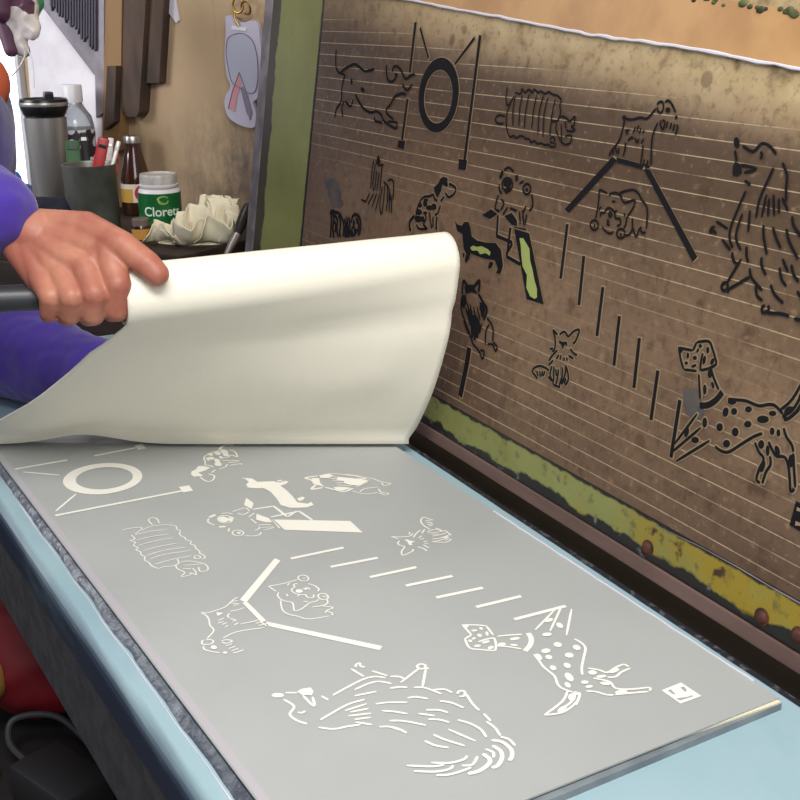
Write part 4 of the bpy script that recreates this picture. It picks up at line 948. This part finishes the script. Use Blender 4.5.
# pale acrylic tag hanging on the wall
m_tag = mat('tag_pale_lilac', (178, 172, 190), .35); m_tagl = mat('tag_outline', (120, 108, 128), .5); m_pink = mat('tag_pink', (190, 134, 140), .5); m_body = mat('tag_blue_grey', (164, 164, 182), .4)
kt = thing('acrylic_tag', 'pale lilac acrylic tag with pink shapes, hanging from a brass clasp on the wall', 'tag', on_w(241, 75, .012))
def tp(pts, sc=800/150, x0=190, y0=0): return [(x0+a/sc, y0+c/sc) for a, c in pts]
def smoothpoly(pts):
    c = crom([(a, c_, 0) for a, c_ in pts+[pts[0]]], 5); return [(p.x, p.y) for p in c[:-1]]
outl = tp([(188,90),(215,82),(250,110),(290,120),(330,108),(362,130),(372,200),(380,300),(375,430),(360,520),(335,545),(350,600),(350,660),(330,682),(270,668),(210,630),(185,570),(190,510),(215,460),(195,400),(185,300),(190,180)])
bm = BM(); prism(bm, wpoly(smoothpoly(outl), .014), EX, .006); obj('plate', bm, m_tag, kt, inv=rel(kt))
bm = BM(); prism(bm, wpoly(smoothpoly(tp([(225,185),(280,178),(330,215),(355,290),(362,400),(350,480),(320,498),(270,470),(225,440),(205,370),(192,280),(200,210)])), .0146), EX, .0004); obj('oval_print', bm, m_body, kt, inv=rel(kt))
bm = BM(); prism(bm, wpoly(tp([(262,385),(275,440),(250,520),(240,600),(205,575),(225,490)]), .0150), EX, .0003); obj('pink_print', bm, m_pink, kt, inv=rel(kt))
bm = BM(); prism(bm, wpoly(tp([(268,470),(282,460),(310,520),(328,600),(322,640),(300,600)]), .0150), EX, .0003); obj('pink_print', bm, m_tagl, kt, inv=rel(kt))
bm = BM(); tube(bm, wpoly(smoothpoly(tp([(225,185),(280,178),(330,215),(355,290),(362,400),(350,480),(320,498),(270,470),(225,440),(205,370),(192,280),(200,210)])), .0150), .0006, 6)
tube(bm, wpoly(tp([(262,385),(225,490),(203,580)]), .0154), .0006, 6); tube(bm, wpoly(tp([(262,385),(300,490),(330,600),(318,640)]), .0154), .0006, 6); obj('outline_print', bm, m_tagl, kt, True, rel(kt))
bm = BM(); prism(bm, wpoly(tp([(222,138),(300,148),(298,166),(220,156)]), .0155), EX, .0015); obj('slot_sticker', bm, m_lidw, kt, inv=rel(kt))
bm = BM()
ce = on_w(238, 5, .018); pts = [ce+E1*.010*math.cos(t)+Vector((0, 0, .011*math.sin(t))) for t in [2*PI*k/20 for k in range(21)]]
tube(bm, pts, .0018, 8, False); ce = on_w(246, 8, .018); tube(bm, [ce+EN*.003*math.sin(t)+E1*.008*math.cos(t)+Vector((0, 0, .009*math.sin(t))) for t in [2*PI*k/20 for k in range(21)]], .0016, 8, False)
tube(bm, [on_w(234, 10, .018), on_w(235, 20, .018), on_w(239, 26, .016)], .0016, 8); tube(bm, [on_w(240, -1, .018), on_w(240, -6, .001)], .002, 8)
o = obj('clasp', bm, m_nail, kt, True, rel(kt)); o['label'] = 'brass clasp'
# hanging plastic bag
m_bag = mat('bag_plastic_print', (228, 222, 226), .35); b = NB(m_bag); v1 = b.nt.nodes.new('ShaderNodeTexVoronoi'); v1.inputs['Scale'].default_value = 26; b.nt.links.new(b.tc, v1.inputs['Vector'])
sx = b.nt.nodes.new('ShaderNodeSeparateColor'); b.nt.links.new(v1.outputs['Color'], sx.inputs[0])
kk = b.mix(b.step(sx.outputs[0], .72, .74), (228, 220, 216), (206, 84, 104)); kk = b.mix(b.step(sx.outputs[1], .78, .80), kk, (54, 128, 84)); kk = b.mix(b.step(sx.outputs[2], .76, .78), kk, (96, 62, 84)); b.color(kk)
bc = P(15, 18, 1.62)
bag = thing('plastic_bag', 'white plastic bag with red and green print hanging at the top left corner', 'bag', bc)
bg = blob('bag_body', [(P(6, -30, 1.62), P(20, 14, 1.62), .034, .026), (P(20, 14, 1.62), P(33, 33, 1.62), .024, .010), (P(14, 10, 1.63), P(20, 46, 1.63), .024, .012), (P(20, 46, 1.63), P(26, 52, 1.63), .012, .007)], m_bag, .003, 4, bag, rel(bag)); wrinkle(bg, .005, 42, 3)
pt = blob('printed_corner', [(P(30, -20, 1.66), P(36, 4, 1.66), .016, .012), (P(36, 4, 1.66), P(36, 17, 1.66), .010, .004)], mat('leaf_green', (52, 138, 96), .5), .002, 3, bag, rel(bag)); pt['label'] = 'green corner of the bag'
pt = blob('printed_corner', [(P(-2, -20, 1.60), P(2, 12, 1.60), .022, .014), (P(4, 20, 1.62), P(11, 50, 1.62), .014, .010)], mat('plum_print', (92, 56, 78), .6), .002, 3, bag, rel(bag)); pt['label'] = 'plum coloured fold of the bag'
bm = BM(); tube(bm, crom([P(22, 40, 1.62), P(25, 54, 1.62), P(20, 66, 1.62), P(12, 76, 1.62)], 5), .0012, 6); tube(bm, crom([P(22, 40, 1.62), P(32, 60, 1.62), P(34, 88, 1.62)], 5), .0009, 6); obj('string', bm, m_wht, bag, True, rel(bag))
bm = BM(); tube(bm, [P(2, -30, 1.62), P(0, -60, 1.60)+Vector((0, 0, .4))], .0018, 6); obj('cord', bm, m_wht, bag, True, rel(bag))

#---- under the table
m_rbag = mat('red_bag', (128, 18, 30), .55, c2=(98, 12, 22), scale=6)
m_yel = mat('yellow_plush', (150, 110, 46), .8)
rb0 = P(8, 715, 1.16); rb0.z = SHZ
def under(px, py, z): return on_z(px, py, z)
rb = thing('red_bag', 'red bag with a yellow patch on the shelf under the blue table', 'bag', (-.47, -.37, SHZ))
o = blob('bag_body', [(Vector((-.58, -.36, SHZ+.08)), Vector((-.44, -.36, SHZ+.08)), .085, .085), (Vector((-.56, -.36, SHZ+.16)), Vector((-.45, -.36, SHZ+.16)), .065, .065)], m_rbag, .006, 5, rb, rel(rb)); wrinkle(o, .006, 18)
zmin = min(v.co.z for v in o.data.vertices)
for v in o.data.vertices: v.co.z -= zmin
bm = BM(); bmesh.ops.create_icosphere(bm, subdivisions=3, radius=.035, matrix=Matrix.Translation((-.405, -.425, SHZ+.09)) @ Matrix.Diagonal((1, .6, .9, 1))); o = obj('yellow_patch', bm, m_yel, rb, True, rel(rb)); o['label'] = 'yellow patch'
m_cab = mat('black_cable', (58, 58, 60), .45)
ad = thing('power_adapter', 'black power adapter on the shelf under the table', 'adapter', (-.262, -.385, SHZ))
bm = BM(); box(bm, (0, 0, .022), (.095, .06, .044), Matrix.Rotation(.4, 3, 'Z'), .006); obj('housing', bm, mat('adapter_black', (40, 40, 42), .5), ad, True)
def cable(label, pts, r=.003):
    bm = BM(); tube(bm, crom(pts, 8), r, 8); tag(obj('cable', bm, m_cab, None, True), label, 'cable')
z = SHZ+.0035
cable('black cable looping behind the power adapter under the table', [(-.31, -.405, z+.02), (-.345, -.42, z+.03), (-.365, -.41, z+.045), (-.34, -.37, z+.05), (-.29, -.345, z+.03), (-.22, -.33, z)], .0035)
cable('black cable lying in front of the red bag under the table', [(-.56, -.458, z), (-.46, -.452, z), (-.40, -.456, z), (-.35, -.435, z), (-.30, -.455, z), (-.2, -.45, z)], .003)
#================================================================== LIGHT
def area(name, loc, tgt, sx, sy, power, col=(1, 1, 1)):
    l_ = bpy.data.lights.new(name, 'AREA'); l_.shape = 'RECTANGLE'; l_.size = sx; l_.size_y = sy; l_.energy = power; l_.color = col
    o = bpy.data.objects.new(name, l_); COL.objects.link(o); o.location = loc
    o.rotation_euler = (Vector(tgt)-Vector(loc)).to_track_quat('-Z', 'Y').to_euler(); return o
area('ceiling_light', (.72, -.46, 1.15), (.2, -.2, 0), .9, .4, 20, (1, .985, .962))
area('doorway_daylight', (2.0, -.7, 1.0), (.3, -.2, 0), .9, 1.0, 12, (.94, .97, 1))
area('back_light', (-.85, .0, 1.35), (-1.0, -.05, .1), .7, .3, 3.5, (1, .95, .88))
area('board_fill_light', (-1.15, -.95, .60), (-1.36, -.10, .28), .4, .4, 7, (.95, .97, 1))  # added lamp with no built source, brightens the white board
area('low_fill_light', (-.1, -1.5, -.35), (-.35, -.35, -.3), .6, .4, .5, (1, 1, 1))  # added fill lamp that lifts the dark space under the table
w = bpy.data.worlds.new('world'); scn.world = w; w.use_nodes = True
w.node_tree.nodes['Background'].inputs[0].default_value = (.80, .84, .9, 1); w.node_tree.nodes['Background'].inputs[1].default_value = .22
vs = scn.view_settings; vs.view_transform = 'Standard'; vs.look = 'None'; vs.gamma = 1; vs.exposure = 0; vs.use_curve_mapping = False
